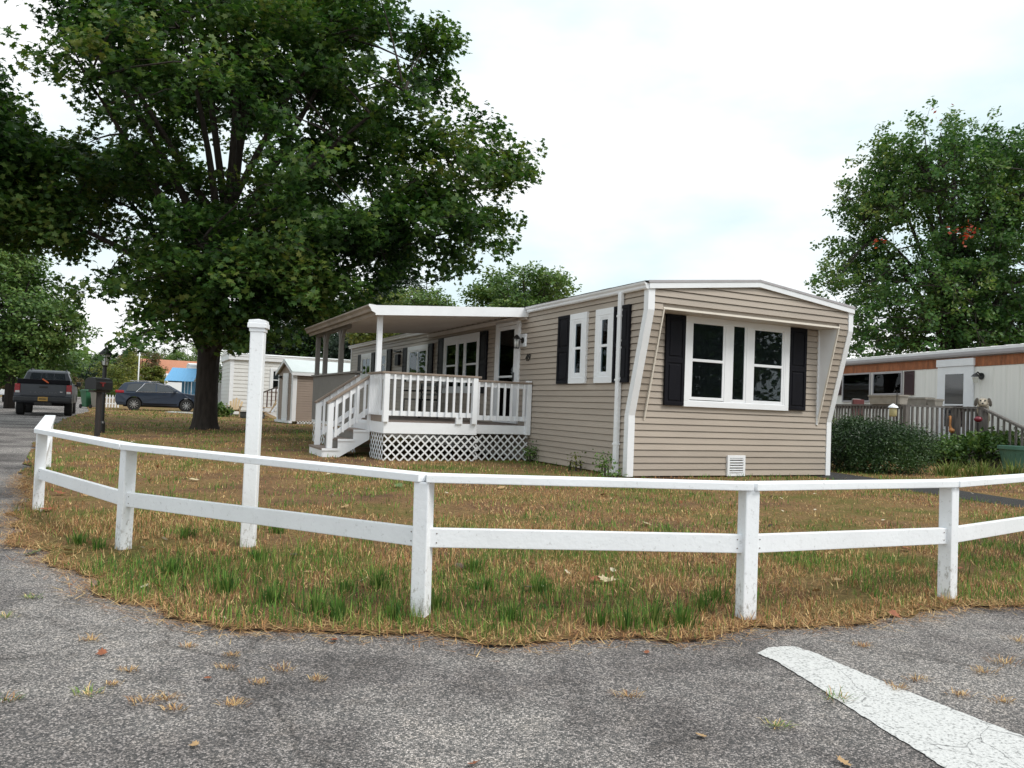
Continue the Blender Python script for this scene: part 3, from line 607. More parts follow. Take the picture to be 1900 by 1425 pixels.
# windows on the long side:   v range, z range, kind
def pane(parent, lo, hi, axis, off, mat=None):
    """axis 'x' = on long side (normal -u), 'y' = on front"""
    b = MB()
    if axis == 'x': b.b2(off, off+.004, lo[0], hi[0], lo[1], hi[1])
    else: b.b2(lo[0], hi[0], off, off+.004, lo[1], hi[1])
    return b.build('pane', mat or MT['glass'], parent)
def frame(b, axis, lo, hi, wd, o0, o1):
    def bb(a0, a1, z0, z1):
        if axis == 'x': b.b2(o0, o1, a0, a1, z0, z1)
        else: b.b2(a0, a1, o0, o1, z0, z1)
    bb(lo[0], hi[0], hi[1]-wd, hi[1]); bb(lo[0], hi[0], lo[1], lo[1]+wd)
    bb(lo[0], lo[0]+wd, lo[1]+wd, hi[1]-wd); bb(hi[0]-wd, hi[0], lo[1]+wd, hi[1]-wd)
def window(axis, lo, hi, casing, lights, curtain=None, parent=home, split=True, m=None, sash_w=.035):
    """lights: list of (a0,a1,z0,z1) glazed openings"""
    b = MB(); frame(b, axis, lo, hi, casing, -.055, -.002)
    wn = b.build('window', m or MT['trim'], parent, bevel=.004)
    b = MB(); b2 = (lo[0]+casing*.5, hi[0]-casing*.5, lo[1]+casing*.5, hi[1]-casing*.5)
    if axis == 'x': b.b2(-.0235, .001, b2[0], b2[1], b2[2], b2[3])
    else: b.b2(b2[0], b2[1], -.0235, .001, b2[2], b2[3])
    b.build('room_board', MT['dark'], wn)  # thin near-black board, its colour in place of the unlit room's shade
    prev = lo[0]+casing
    tz = max(l[3] for l in lights)+sash_w; bz = min(l[2] for l in lights)-sash_w; ra = max(l[1] for l in lights)+sash_w
    for (f0, f1, g0, g1) in ((lo[0]+casing, hi[0]-casing, tz, hi[1]-casing), (lo[0]+casing, hi[0]-casing, lo[1]+casing, bz), (ra, hi[0]-casing, bz, tz)):
        if f1-f0 > .004 and g1-g0 > .004:
            s = MB()
            if axis == 'x': s.b2(-.050, -.0232, f0, f1, g0, g1)
            else: s.b2(f0, f1, -.050, -.0232, g0, g1)
            s.build('jamb', m or MT['trim'], wn)
    for (a0, a1, z0, z1, dbl) in lights:
        s = MB(); frame(s, axis, (a0-sash_w, z0-sash_w), (a1+sash_w, z1+sash_w), sash_w, -.044, -.025)
        if dbl:
            zm = (z0+z1)/2
            if axis == 'x': s.b2(-.049, -.026, a0, a1, zm-.022, zm+.022)
            else: s.b2(a0, a1, -.049, -.026, zm-.022, zm+.022)
        s.build('sash', m or MT['trim'], wn, bevel=.003)
        if prev < a0-sash_w-.005:
            s = MB()
            if axis == 'x': s.b2(-.0505, -.0236, prev, a0-sash_w, bz, tz)
            else: s.b2(prev, a0-sash_w, -.0505, -.0236, bz, tz)
            s.build('mullion', m or MT['trim'], wn)
        prev = a1+sash_w
        for (zz0, zz1) in (((z0, (z0+z1)/2-.022), ((z0+z1)/2+.022, z1)) if dbl else ((z0, z1),)):
            pane(wn, (a0, zz0), (a1, zz1), axis, -.039 if zz0 > z0 else -.035)
        if curtain:
            s = MB(); w_ = (a1-a0)*curtain
            for aa, bb_ in ((a0, a0+w_), (a1-w_, a1)):
                if axis == 'x': s.b2(-.030, -.026, aa, bb_, z0, z1)
                else: s.b2(aa, bb_, -.030, -.026, z0, z1)
            s.build('curtain', MT['curtain'], wn)
    return wn
def shutter(axis, a0, a1, z0, z1, parent=home):
    b = MB()
    def bb(m, x0, x1, zz0, zz1, o0, o1):
        if axis == 'x': m.b2(o0, o1, x0, x1, zz0, zz1)
        else: m.b2(x0, x1, o0, o1, zz0, zz1)
    bb(b, a0, a1, z0, z1, -.045, -.012)
    s = b.build('shutter', MT['black'], parent, bevel=.004); wd = .055; zm = z0+(z1-z0)*.5
    m = MB(); frame(m, axis, (a0, z0), (a1, z1), wd, -.059, -.0455); bb(m, a0+wd, a1-wd, zm-.04, zm+.04, -.059, -.0455); m.build('stile', MT['black'], s, bevel=.003)
    for q0, q1 in ((z0+wd+.03, zm-.07), (zm+.07, z1-wd-.03)):
        m = MB(); bb(m, a0+wd+.025, a1-wd-.025, q0, q1, -.056, -.0455); m.build('raised_panel', MT['black'], s, bevel=.008)
shutter('x', 1.80, 2.22, 1.47, 2.68); shutter('x', -.0, .43, 1.47, 2.68)
for a0, a1 in ((1.25, 1.80), (.43, .97)):
    window('x', (a0, 1.47), (a1, 2.68), .105, [(a0+.185, a1-.185, 1.655, 2.50, True)], curtain=.27)
shutter('x', 5.34, 5.72, 1.30, 2.66); shutter('x', 7.92, 8.32, 1.30, 2.66)
window('x', (5.72, 1.30), (7.92, 2.66), .10, [(5.90, 6.50, 1.46, 2.46, True), (6.66, 6.98, 1.46, 2.46, False), (7.14, 7.74, 1.46, 2.46, True)])
shutter('x', 8.72, 9.06, 1.62, 2.58); shutter('x', 10.74, 11.16, 1.62, 2.58)
window('x', (9.06, 1.62), (10.74, 2.58), .12, [(9.24, 9.86, 1.80, 2.42, False), (9.92, 10.56, 1.80, 2.42, False)], curtain=.25)
shutter('x', 12.30, 12.72, 1.72, 2.62); shutter('x', 13.42, 13.80, 1.72, 2.62)
window('x', (12.72, 1.72), (13.42, 2.62), .11, [(12.90, 13.24, 1.9, 2.44, True)])
shutter('x', 14.05, 14.42, 1.75, 2.6); shutter('x', 15.68, 16.08, 1.75, 2.6)
window('x', (14.42, 1.75), (15.68, 2.6), .12, [(14.6, 15.02, 1.93, 2.42, False), (15.08, 15.50, 1.93, 2.42, False)], curtain=.3)
# front picture window
window('y', (1.0, 1.14), (3.25, 2.59), .095, [(1.16, 1.78, 1.30, 2.48, True), (2.005, 2.24, 1.29, 2.50, False), (2.46, 3.08, 1.29, 2.47, True)], sash_w=.045)
shutter('y', .62, 1.0, 1.15, 2.58); shutter('y', 3.25, 3.65, 1.16, 2.58)
# crawl space vent
b = MB(); frame(b, 'y', (1.95, .03), (2.33, .37), .045, -.045, -.004); vt = b.build('vent', MT['trim'], home, bevel=.003)
b = MB(); b.b2(1.99, 2.29, -.0245, -.022, .07, .33); b.build('vent_back', MT['dark'], vt)
for i in range(6):
    b = MB(); b.box((2.14, -.034, .095+i*.042), (.29, .022, .020), Matrix.Rotation(rad(30), 3, 'X')); b.build('slat', MT['trim'], vt)
# door: white frame, storm door of glass, panel door with four lights behind
b = MB(); frame(b, 'x', (3.78, .70), (4.88, 2.80), .12, -.06, -.003); dr = b.build('door', MT['trim'], home, bevel=.004)
b = MB(); b.b2(-.034, -.004, 3.90, 4.76, .82, 2.68); b.build('door_leaf', MT['soffit'], dr)
b = MB(); frame(b, 'x', (3.91, .75), (4.75, 2.67), .075, -.056, -.040); b.b2(-.056, -.040, 3.985, 4.675, 1.62, 1.66); b.build('storm_frame', MT['trim'], dr)
pane(dr, (3.985, .82), (4.675, 2.59), 'x', -.048)
b = MB(); frame(b, 'x', (4.02, 1.92), (4.42, 2.5), .035, -.041, -.0345); b.b2(-.040, -.0345, 4.205, 4.235, 1.955, 2.465); b.b2(-.040, -.0345, 4.055, 4.385, 2.19, 2.22); fl = b.build('fan_light', MT['trim'], dr)
b = MB(); b.b2(-.0365, -.0342, 4.04, 4.40, 1.94, 2.48); b.build('light_glass', MT['dark'], fl)
b = MB(); b.b2(-.085, -.056, 3.935, 3.96, 1.55, 1.72); b.box((-.095, 4.0, 1.60), (.02, .12, .018)); b.build('handle', MT['blackmetal'], dr, bevel=.004)
# house number
def text_mesh(name, s, size, mat, parent, depth=.006, shear=0, bold=0.0):
    cu = bpy.data.curves.new(name, 'FONT'); cu.body = s; cu.size = size; cu.extrude = depth; cu.align_x = 'CENTER'; cu.shear = shear; cu.offset = bold
    o = bpy.data.objects.new(name, cu); COL.objects.link(o); dg = bpy.context.evaluated_depsgraph_get()
    me = bpy.data.meshes.new_from_object(o.evaluated_get(dg)); bpy.data.objects.remove(o, do_unlink=True)
    ob = bpy.data.objects.new(name, me); COL.objects.link(ob); me.materials.append(mat); ob.parent = parent
    return ob
nm = text_mesh('house_number', '49', .20, MT['blackmetal'], home, .006, .2, .0); nm.location = (-.030, 3.42, 1.93); nm.rotation_euler = (rad(90), 0, rad(-90))
# coach lamp on white block
lp = thing('wall_lantern', 'black coach lantern on a white block beside the white front door', 'lamp', HW(-.0, 3.62, 2.34), YAW)
b = MB(); b.b2(-.045, -.004, -.12, .12, -.13, .13); b.build('mounting_block', MT['trim'], lp, bevel=.02)
b = MB(); b.lathe([(.06, -.06), (.06, -.045)], axis='x', k=14); b.tube([(-.04, 0, 0), (-.12, 0, .03), (-.17, 0, .02)], .012); b.build('arm', MT['blackmetal'], lp)
b = MB(); b.lathe([(.02, .10), (.085, .03), (.085, .02)], (-.18, 0, 0), 6); b.lathe([(.05, -.17), (.06, -.16), (.06, -.15)], (-.18, 0, 0), 6)
for i in range(6):
    a = i*math.pi/3; b.bar((-.18+.055*math.cos(a), .055*math.sin(a), -.16), (-.18+.075*math.cos(a), .075*math.sin(a), .03), .008, .008)
b.build('cage', MT['blackmetal'], lp)
b = MB(); b.lathe([(.035, -.14), (.045, -.05), (.03, .0)], (-.18, 0, 0), 10); b.build('lamp_glass', paint('lamp_white', (.75, .75, .72), .2, .05, 3, 0), lp, smooth=True)
# dark meter box with bracket arm
mb = thing('wall_box', 'small dark box on bracket between the side windows', 'box', HW(-.0, 11.6, 2.2), YAW)
b = MB(); b.b2(-.10, -.01, -.16, .16, -.10, .22); b.build('box_body', MT['black'], mb, bevel=.01)
b = MB(); b.tube([(-.05, -.25, .30), (-.06, .1, .30), (-.05, .35, .33)], .025, 8); b.build('bracket_arm', MT['black'], mb)

# ------------------------------------------------------------------ deck with stairs and porch roof
deck = thing('porch_deck', 'raised entry deck with white balusters, taupe caps and lattice skirt', 'deck', HO, YAW)
DF = .68; VA, VB, UL = 3.06, 3.24, -2.95       # floor height, front planes, left edge
n = 0
v = VA+.03
while v < 9.0:                                 # floor planks run out from the wall
    b = MB(); b.b2(UL+.05, (-1.2 if v < VB else -.025), v, v+.135, DF-.035, DF); b.build('floor_board', MT['deck'], deck); v += .142
def skirt(u0, u1, v0, z0, z1):
    b = MB(); b.b2(u0, u1, v0, v0+.035, z0, z1); b.build('rim_board', MT['white'], deck, bevel=.003)
skirt(UL, -1.20, VA, .49, .685); skirt(-1.20, -.03, VB, .51, .675)
b = MB(); b.b2(UL-.002, UL+.033, VA+.036, 9.05, .49, .68); b.build('rim_board', MT['white'], deck)
LAT = paint('lattice_vinyl', (.78, .79, .80), .4, .05, 3, .05, 30)
def lattice(axis, a0, a1, z0, z1, pos, step=.107, wd=.027, parent=None):
    W, Hh = a1-a0, z1-z0; pan = MB()
    pts = []
    frame_ = thing_part('lattice_panel', parent)
    for sgn, off in ((1, 0), (-1, .007)):
        t = -Hh
        while t < W:
            # line a = t + s, z = s (sgn 1) clipped to the rectangle
            s0 = max(0, -t); s1 = min(Hh, W-t)
            if s1-s0 > .03:
                A = (a0+t+s0, z0+s0 if sgn > 0 else z1-s0); B = (a0+t+s1, z0+s1 if sgn > 0 else z1-s1)
                m = MB()
                if axis == 'y': m.bar((A[0], pos+off, A[1]), (B[0], pos+off, B[1]), wd, .006, up=(0, 1, 0))
                else: m.bar((pos+off, A[0], A[1]), (pos+off, B[0], B[1]), wd, .006, up=(1, 0, 0))
                m.build('lattice_strip', LAT, frame_)
            t += step*1.414
    return frame_
def thing_part(name, parent):
    o = bpy.data.objects.new(name, None); COL.objects.link(o); o.parent = parent; return o
lattice('y', UL+.02, -1.16, .01, .47, VA+.02, parent=deck); lattice('y', -1.13, -.05, .01, .49, VB+.02, parent=deck)
lattice('x', VA+.05, 3.95, .01, .47, UL+.02, parent=deck); lattice('x', 4.95, 9.0, .01, .47, UL+.02, .16, .04, parent=deck)
def railpost(u, v, z0, z1, wd=.095, mat=None):
    b = MB(); b.b2(u-wd/2, u+wd/2, v-wd/2, v+wd/2, z0, z1); return b.build('railing_post', mat or MT['white'], deck, bevel=.005)
def baluster(u, v, z0, z1, wd=.036): 
    b = MB(); b.b2(u-wd/2, u+wd/2, v-wd/2, v+wd/2, z0, z1); return b.build('baluster', MT['white'], deck)
# front railing, first run
CAP1, CAP2 = 1.56, 1.505
b = MB(); b.b2(UL-.07, -1.16, VA-.06, VA+.08, CAP1-.036, CAP1); b.build('rail_cap', MT['taupe'], deck, bevel=.004)
b = MB(); b.b2(UL, -1.25, VA-.018, VA+.018, CAP1-.125, CAP1-.037); b.build('top_rail', MT['white'], deck)
b = MB(); b.b2(UL, -1.25, VA-.018, VA+.018, .80, .885); b.build('bottom_rail', MT['white'], deck)
railpost(UL+.02, VA-.005, DF+.006, CAP1-.037); railpost(-1.27, VA-.005, DF+.006, CAP1-.037)
for i in range(11): baluster(UL+.02 + (1.66)*(i+1)/12, VA-.037, .80, CAP1-.045)
b = MB(); b.b2(-1.62, -1.50, VA-.03, VA+.03, DF, .80); b.build('support_block', MT['white'], deck)
# second run, set back to the wall
b = MB(); b.b2(-1.215, -.02, VB-.06, VB+.08, CAP2-.036, CAP2); b.build('rail_cap', MT['taupe'], deck, bevel=.004)
b = MB(); b.b2(-1.22, -.09, VB-.018, VB+.018, CAP2-.125, CAP2-.037); b.build('top_rail', MT['white'], deck)
b = MB(); b.b2(-1.22, -.09, VB-.018, VB+.018, .76, .85); b.build('bottom_rail', MT['white'], deck)
railpost(-.075, VB-.005, .50, CAP2+.03)
for i in range(8): baluster(-1.22 + 1.10*(i+.7)/8.2, VB-.037, .76, CAP2-.045)
# left edge: short white run from the corner to the stairs
VS0, VS1 = 3.93, 4.93
b = MB(); b.b2(UL-.07, UL+.07, VA+.081, VS0+.05, CAP1-.036, CAP1); b.build('rail_cap', MT['taupe'], deck, bevel=.004)
b = MB(); b.b2(UL-.018, UL+.018, VA+.05, VS0, .80, .885); b.build('bottom_rail', MT['white'], deck)
b = MB(); b.b2(UL-.018, UL+.018, VA+.05, VS0, CAP1-.125, CAP1-.037); b.build('top_rail', MT['white'], deck)
for i in range(8): baluster(UL-.037, VA+.13+i*.095, .80, CAP1-.045)
railpost(UL, VS0, DF-.2, CAP1-.037); railpost(UL, VS1, DF-.2, CAP1-.037)
b = MB(); b.b2(UL+.0, UL+.02, VA+.05, VS0, DF+.005, .80); b.build('toe_board', MT['taupe'], deck)
# left edge: grey slatted run behind the stairs
for i in range(38):
    b = MB(); b.b2(UL-.02, UL+.0, VS1+.06+i*.106, VS1+.06+i*.106+.098, .55, 1.57); b.build('slat', MT['taupe_grey'], deck)
b = MB(); b.b2(UL-.07, UL+.07, VS1-.05, 9.05, 1.575, 1.61); b.build('rail_cap', MT['taupe_grey'], deck)
# stairs down to the left
RISE = .17; RUN = .275; U0 = UL-.01
stairs = thing_part('stairs', deck)
for i in range(3):                              # i=0 top tread
    zt = DF-RISE*(i+1); ur = U0-RUN*i
    b = MB(); b.b2(ur-RUN-.03, ur, VS0-.06, VS1+.06, zt-.038, zt); b.build('tread', MT['deck'], stairs, bevel=.003)
    b = MB(); b.b2(ur-.02, ur-.002, VS0-.03, VS1+.03, zt+.001, zt+RISE-.04); b.build('riser', MT['taupe_grey'] if i else MT['white'], stairs)
    b = MB(); b.b2(ur-RUN-.03, ur-.0, VS0-.075, VS0-.062, zt-.04, zt+.002); b.build('nosing', MT['white'], stairs)
zb = DF-3*RISE
b = MB(); b.b2(U0-3*RUN-.02, U0-3*RUN-.002, VS0-.05, VS1+.05, .01, zb-.04); b.build('riser', MT['white'], stairs)
for vs in (VS0-.058, VS1+.03):
    prof = [(U0, DF-RISE-.042), (U0-RUN-.02, DF-RISE-.042), (U0-RUN-.02, DF-2*RISE-.042), (U0-2*RUN-.02, DF-2*RISE-.042), (U0-2*RUN-.02, DF-3*RISE-.042), (U0-3*RUN, DF-3*RISE-.042), (U0-3*RUN, .01), (U0-2*RUN, .01), (U0, .34)]
    b = MB(); b.prism(prof, 'y', vs, vs+.03); b.build('stringer', MT['white'], stairs)
for vs, tri in ((VS0, 1), (VS1, 0)):
    ub = U0-3*RUN+.11; up_ = UL
    b = MB(); b.b2(ub-.048, ub+.048, vs-.048, vs+.048, zb, zb+.80); b.build('newel', MT['white'], stairs, bevel=.005)
    A = Vector((ub-.03, vs, zb+.80)); B = Vector((up_, vs, CAP1-.05)); d = B-A
    b = MB(); b.bar(A+Vector((-.04, 0, .0)), B+Vector((.02, 0, .02)), .14, .036); b.build('hand_rail', MT['taupe'], stairs, bevel=.004)
    b = MB(); b.bar(A+Vector((0, 0, -.075)), B+Vector((0, 0, -.06)), .036, .09); b.build('upper_rail', MT['white'], stairs)
    b = MB(); b.bar(A+Vector((0, 0, -.64)), B+Vector((0, 0, -.62)), .036, .09); b.build('lower_rail', MT['white'], stairs)
    for i in range(5):
        t = (i+1)/6; q = A+d*t; b = MB(); b.b2(q.x-.019, q.x+.019, vs-.056, vs-.019, q.z-.69, q.z-.03); b.build('baluster', MT['white'], stairs)

# porch roof
porch = thing('porch_roof', 'flat white aluminium porch roof on posts over the deck', 'porch roof', HO, YAW)
PV0, PV1, PU = 3.47, 9.15, -3.06
def pz(u): return 2.94 + (u/-3.06)*(-.21)       # top
for i in range(18):                             # pans running out from the wall
    v0 = PV0+.04+i*.3117; b = MB()
    sec = [(v0+.006, 0), (v0+.30, 0), (v0+.30, -.05), (v0+.285, -.05), (v0+.285, -.03), (v0+.02, -.03), (v0+.02, -.05), (v0+.006, -.05)]
    vs = [(PU, y, pz(PU)-.03+z) for y, z in sec] + [(-.02, y, pz(0)-.03+z) for y, z in sec]; k = len(sec)
    b.add(vs, [tuple(range(k)), tuple(range(2*k-1, k-1, -1))] + [(j, k+j, k+(j+1) % k, (j+1) % k) for j in range(k)])
    b.build('roof_panel', MT['soffitpan'], porch)
for v0, nmx in ((PV0, 0),):
    b = MB(); b.add([(PU-.0, v0, pz(PU)+.01), (-.01, v0, pz(0)+.03), (-.01, v0, pz(0)-.15), (PU, v0, pz(PU)-.165), (PU, v0+.035, pz(PU)+.01), (-.01, v0+.035, pz(0)+.03), (-.01, v0+.035, pz(0)-.15), (PU, v0+.035, pz(PU)-.165)],
        [(0, 1, 2, 3), (7, 6, 5, 4), (0, 4, 5, 1), (3, 2, 6, 7), (0, 3, 7, 4), (1, 5, 6, 2)]); b.build('fascia', MT['white'], porch)
z0 = pz(PU)
GPP = [(PU, z0+.0), (PU-.10, z0+.01), (PU-.125, z0+.02), (PU-.13, z0-.01), (PU-.09, z0-.05), (PU-.075, z0-.1), (PU-.02, z0-.11), (PU, z0-.17)]
b = MB(); b.prism(GPP, 'y', PV0+.005, PV1+.1); b.build('gutter', MT['gutter_old'], porch)
b = MB(); b.prism([(PU-.001, z0+.012), (PU-.125, z0+.022), (PU-.132, z0-.01), (PU-.09, z0-.055), (PU-.07, z0-.1), (PU-.001, z0-.13)], 'y', PV0-.004, PV0+.004); b.build('gutter_end', MT['white'], porch)
b = MB(); b.b2(-.06, -.016, PV0+.04, PV1, 2.745, 2.83); b.build('ledger', MT['soffitpan'], porch)
def ppost(u, v, zb_, mat, wd=.09):
    b = MB(); b.b2(u-wd/2, u+wd/2, v-wd/2, v+wd/2, zb_, pz(u)-.10); return b.build('post', mat, porch, bevel=.005)
ppost(UL+.06, 3.76, 1.565, MT['white'])
for v in (6.62, 8.15, 9.0):
    ppost(UL+.06, v, 1.612, MT['taupe_grey'], .10)  # shade under the tree put into the far posts' colour
    if v < 8.9:
        for sg in ((1, -1) if v < 7 else (-1, 1)):
            pts = []
            for i in range(7):
                t = i/6; a = t*math.pi/2; pts.append((UL+.06, v+sg*(.03+.42*(1-math.cos(a))), pz(UL)-.62+.5*math.sin(a)))
            b = MB()
            for p_, q_ in zip(pts[:-1], pts[1:]): b.bar(p_, q_, .05, .07, up=(1, 0, 0))
            b.build('bracket', MT['taupe_grey'], porch)
b = MB(); b.b2(UL+.01, UL+.11, 6.0, 9.1, pz(UL)-.20, pz(UL)-.11); b.build('beam', MT['taupe_grey'], porch)

# black bench on the deck
bn = thing('patio_bench', 'black metal patio bench on the deck against the tan wall', 'bench', HW(-.55, 8.1, DF), YAW)
for (x, y) in ((-.22, -.6), (-.22, .6), (.24, -.6), (.24, .6)):
    b = MB(); b.b2(x-.02, x+.02, y-.02, y+.02, 0, .42 if x < 0 else .86); b.build('leg', MT['blackmetal'], bn)
b = MB(); b.b2(-.25, .26, -.64, .64, .42, .46); b.build('seat', MT['blackmetal'], bn)
b = MB(); b.b2(.23, .26, -.64, .64, .78, .86); b.b2(.23, .26, -.64, .64, .55, .60); b.build('backrest', MT['blackmetal'], bn)
for y in (-.62, .62):
    b = MB(); b.b2(-.24, .24, y-.025, y+.025, .64, .68); b.build('armrest', MT['blackmetal'], bn)

# ------------------------------------------------------------------ trees
MAPLE = np.array([(0, -.46), (.17, -.24), (.46, -.27), (.33, 0), (.50, .22), (.19, .20), (0, .58), (-.19, .20), (-.50, .22), (-.33, 0), (-.46, -.27), (-.17, -.24)])
OVAL = np.array([(0, -.5), (.32, -.02), (0, .5), (-.32, -.02)])
def leaves(name, P, out, size, mat, parent, shape, R, up=1.0, jit=.75, fold=.28, kind='stuff'):
    n = len(P); nr = np.c_[np.zeros(n), np.zeros(n), np.full(n, up)] + out*.45 + R.normal(0, jit, (n, 3)); nr /= np.linalg.norm(nr, axis=1)[:, None]
    t = R.normal(0, 1, (n, 3)); t -= nr*(t*nr).sum(1)[:, None]; t /= np.linalg.norm(t, axis=1)[:, None]; s = np.cross(nr, t)
    sz = size*R.uniform(.65, 1.2, n)
    k = len(shape); X = shape[:, 0][None, :, None]; Y = shape[:, 1][None, :, None]
    V = P[:, None, :] + sz[:, None, None]*(s[:, None, :]*X + t[:, None, :]*Y - nr[:, None, :]*(np.abs(X)*fold + Y*Y*.25))
    F = np.arange(n*k).reshape(n, k)
    return tag(np_mesh(name, V.reshape(-1, 3), F, mat, parent), kind=kind)
def bez(a, c, b, n): return [a*(1-t)**2 + c*(2*t*(1-t)) + b*t*t for t in [i/n for i in range(n+1)]]
def tree(label, base, trunk, ells, sprays, per, nl, lsize, lmat, shape=OVAL, bark=None, limbs=14, spray_r=1.0, clus_r=.38, seed=1, name='tree', group=None, flat=.4, up=1.0, twigs=True, jit=.75, hollow=.45, extra=None):
    """trunk: list of (point, radius); ells: [(centre, (rx,ry,rz))]; sprays of leaf clumps through the crown's volume"""
    R = np.random.default_rng(seed); bark = bark or MT['bark']
    root = thing(name, label, 'tree', base, 0, group); B = np.array(base)
    T = np.array([p for p, r in trunk])-B; rads = [r for p, r in trunk]
    vol = np.array([r[0]*r[1]*r[2] for c, r in ells])**.62; vol /= vol.sum()
    SP = []; OUT = []
    for c, r in ells: pass
    idx = R.choice(len(ells), sprays, p=vol)
    for i in idx:
        c, r = ells[i]; d = R.normal(0, 1, 3); d /= np.linalg.norm(d); q = (hollow + (1-hollow)*R.random())**.6
        SP.append(np.array(c)-B + d*np.array(r)*q); OUT.append(d)
    SP = np.array(SP); OUT = np.array(OUT)
    tk = MB()
    if len(T) > 8:                               # big trunk: furrowed bark and root flare as real relief
        k = 56; ss = np.linspace(0, 1, 90)**1.3; hh = T[0][2]+ss*(T[-1][2]-T[0][2]); zz = T[:, 2]; vs = []; fs = []
        ph = R.uniform(0, 6.28, 8)
        for i, h in enumerate(hh):
            c = [np.interp(h, zz, T[:, j]) for j in range(2)]; r = np.interp(h, zz, rads)
            for j in range(k):
                a = 2*math.pi*j/k
                fur = abs(math.sin(a*9+ph[0]+1.3*math.sin(h*1.7+ph[1])+.8*math.sin(a*3+h*2.3)))*.045 + .03*math.sin(a*17+ph[2]+h*3.1)*math.sin(h*7+a*4)
                fl_ = .10*max(0, 1-(h+.1)/.55)**2*(1+math.sin(a*5+ph[3])) + .05*math.sin(a*2+ph[4]+h*.5)
                rr = r*(.88+fur+fl_); vs.append((c[0]+rr*math.cos(a), c[1]+rr*math.sin(a), h))
        for i in range(len(hh)-1):
            for j in range(k): fs.append((i*k+j, i*k+(j+1) % k, (i+1)*k+(j+1) % k, (i+1)*k+j))
        tk.add(vs, fs)
    else: tk.tube(T, rads, 14)
    # root flare
    r0 = rads[0]
    tro = tk.build('trunk', bark, root, smooth=True)
    br = MB(); nodes = [Vector(p) for p in T[len(T)//3:]]
    # limbs run to the far sprays
    order = np.argsort(-np.linalg.norm((SP-T[-1]*.6)*[1, 1, .7], axis=1)); tips = SP[order[::max(1, len(order)//limbs)]][:limbs]
    lim = []
    for tp_ in tips:
        h = np.clip((tp_[2]-T[0][2])*R.uniform(.35, .6), T[len(T)//3][2], T[-1][2])
        zs = T[:, 2]; a = Vector([np.interp(h, zs, T[:, j]) for j in range(3)]); rr = np.interp(h, zs, rads)*.55
        b_ = Vector(tp_); c_ = a.lerp(b_, .5) + Vector((R.normal(0, .4), R.normal(0, .4), .12*(b_-a).length))
        pts = bez(a, c_, b_, 7); br.tube(pts, [rr*(1-.88*i/7) for i in range(8)], 6); lim += pts[1:]
    allp = np.array([tuple(p) for p in nodes+lim])
    LPs = []; LO_ = []
    for s_, o_ in zip(SP, OUT):
        m = per; d = np.clip(R.normal(0, 1, (m, 3)), -1.5, 1.5)*[spray_r*.6, spray_r*.6, spray_r*flat*.6] + s_
        d[:, 2] -= .25*((d[:, :2]-s_[:2])**2).sum(1)/max(spray_r, .1)
        if twigs:
            j = np.argmin(((allp-s_)**2).sum(1)+np.maximum(0, allp[:, 2]-s_[2])*2); a = Vector(allp[j]); b_ = Vector(s_)
            br.tube(bez(a, a.lerp(b_, .5)+Vector((0, 0, .1*(b_-a).length)), b_, 3), [.035, .028, .02, .010], 4, False)
            for q in d[:4]: br.tube([b_, (b_+Vector(q))*.5+Vector((0, 0, .06)), Vector(q)], [.011, .008, .004], 3, False)
        for q in d:
            LPs.append(q + np.clip(R.normal(0, 1, (nl, 3)), -1.5, 1.5)*[clus_r*.55, clus_r*.55, clus_r*.42]); LO_.append(np.repeat(o_[None], nl, 0))
    if br.v: tag(br.build('branches', bark, root), kind='stuff')
    leaves('crown', np.concatenate(LPs), np.concatenate(LO_), lsize, lmat, root, shape, R, up, jit)
    if extra:
        for c, r, nn, m in extra:
            d = R.normal(0, 1, (nn, 3)); leaves('turned_leaves', np.array(c)-B + d*r, d*.2, lsize, m, root, shape, R, up, jit)
    return root
def E_(px, py, rx, ry, Y, dep): # ellipsoid from its extent in the photo at a depth, with its own thickness
    s = Y/FPX; return (tuple(AT(px, py, Y)), (rx*s, dep, ry*s))
ML1 = leafmat('maple_leaf', [(.012, .032, .011), (.026, .064, .017), (.050, .108, .025), (.095, .155, .036), (.20, .22, .055)], .40, .45, .45, spec=.25)
TB = G(380, 797)
trk = [(AT(380, 803, TB.y), .52), (AT(380, 790, TB.y), .43), (AT(381, 770, TB.y), .385), (AT(383, 730, TB.y), .365), (AT(386, 680, TB.y), .355), (AT(390, 620, TB.y), .36), (AT(398, 550, TB.y), .30), (AT(418, 430, TB.y), .24), (AT(438, 300, TB.y), .18), (AT(455, 150, TB.y), .12), (AT(465, 0, TB.y), .07), (AT(468, -150, TB.y), .03)]
ye = TB.y
ells = [E_(420, 250, 270, 240, ye, 6.0), E_(430, 10, 260, 190, ye, 5.0), E_(470, -110, 200, 120, ye, 4.0), E_(690, 150, 150, 150, ye-.5, 3.6), E_(860, 320, 105, 120, ye-1, 2.6), E_(800, 430, 120, 55, ye-1.5, 2.2),
        E_(620, 330, 190, 150, ye-1, 4.5), E_(500, 455, 190, 80, ye-2, 3.0), E_(660, 430, 130, 60, ye-1, 2.5), E_(250, 400, 170, 130, ye-1, 4.0), E_(140, 425, 100, 55, ye-1, 2.2), E_(270, 535, 110, 40, ye-2.5, 1.6), E_(420, 555, 150, 40, ye-2.5, 1.8), E_(560, 545, 120, 45, ye-2.5, 1.8), E_(450, 520, 120, 50, ye-3, 1.8),
        E_(250, 100, 105, 100, ye, 3.5), E_(100, 330, 90, 80, ye+.5, 2.5), E_(590, 545, 95, 35, ye-1, 1.8), E_(240, 592, 100, 18, ye-3.5, .9), E_(300, 620, 40, 12, ye-4, .5), E_(660, 510, 80, 30, ye-2, 1.5), E_(470, 600, 40, 30, ye-2.5, .7), E_(330, 590, 60, 20, ye-2.5, 1)]
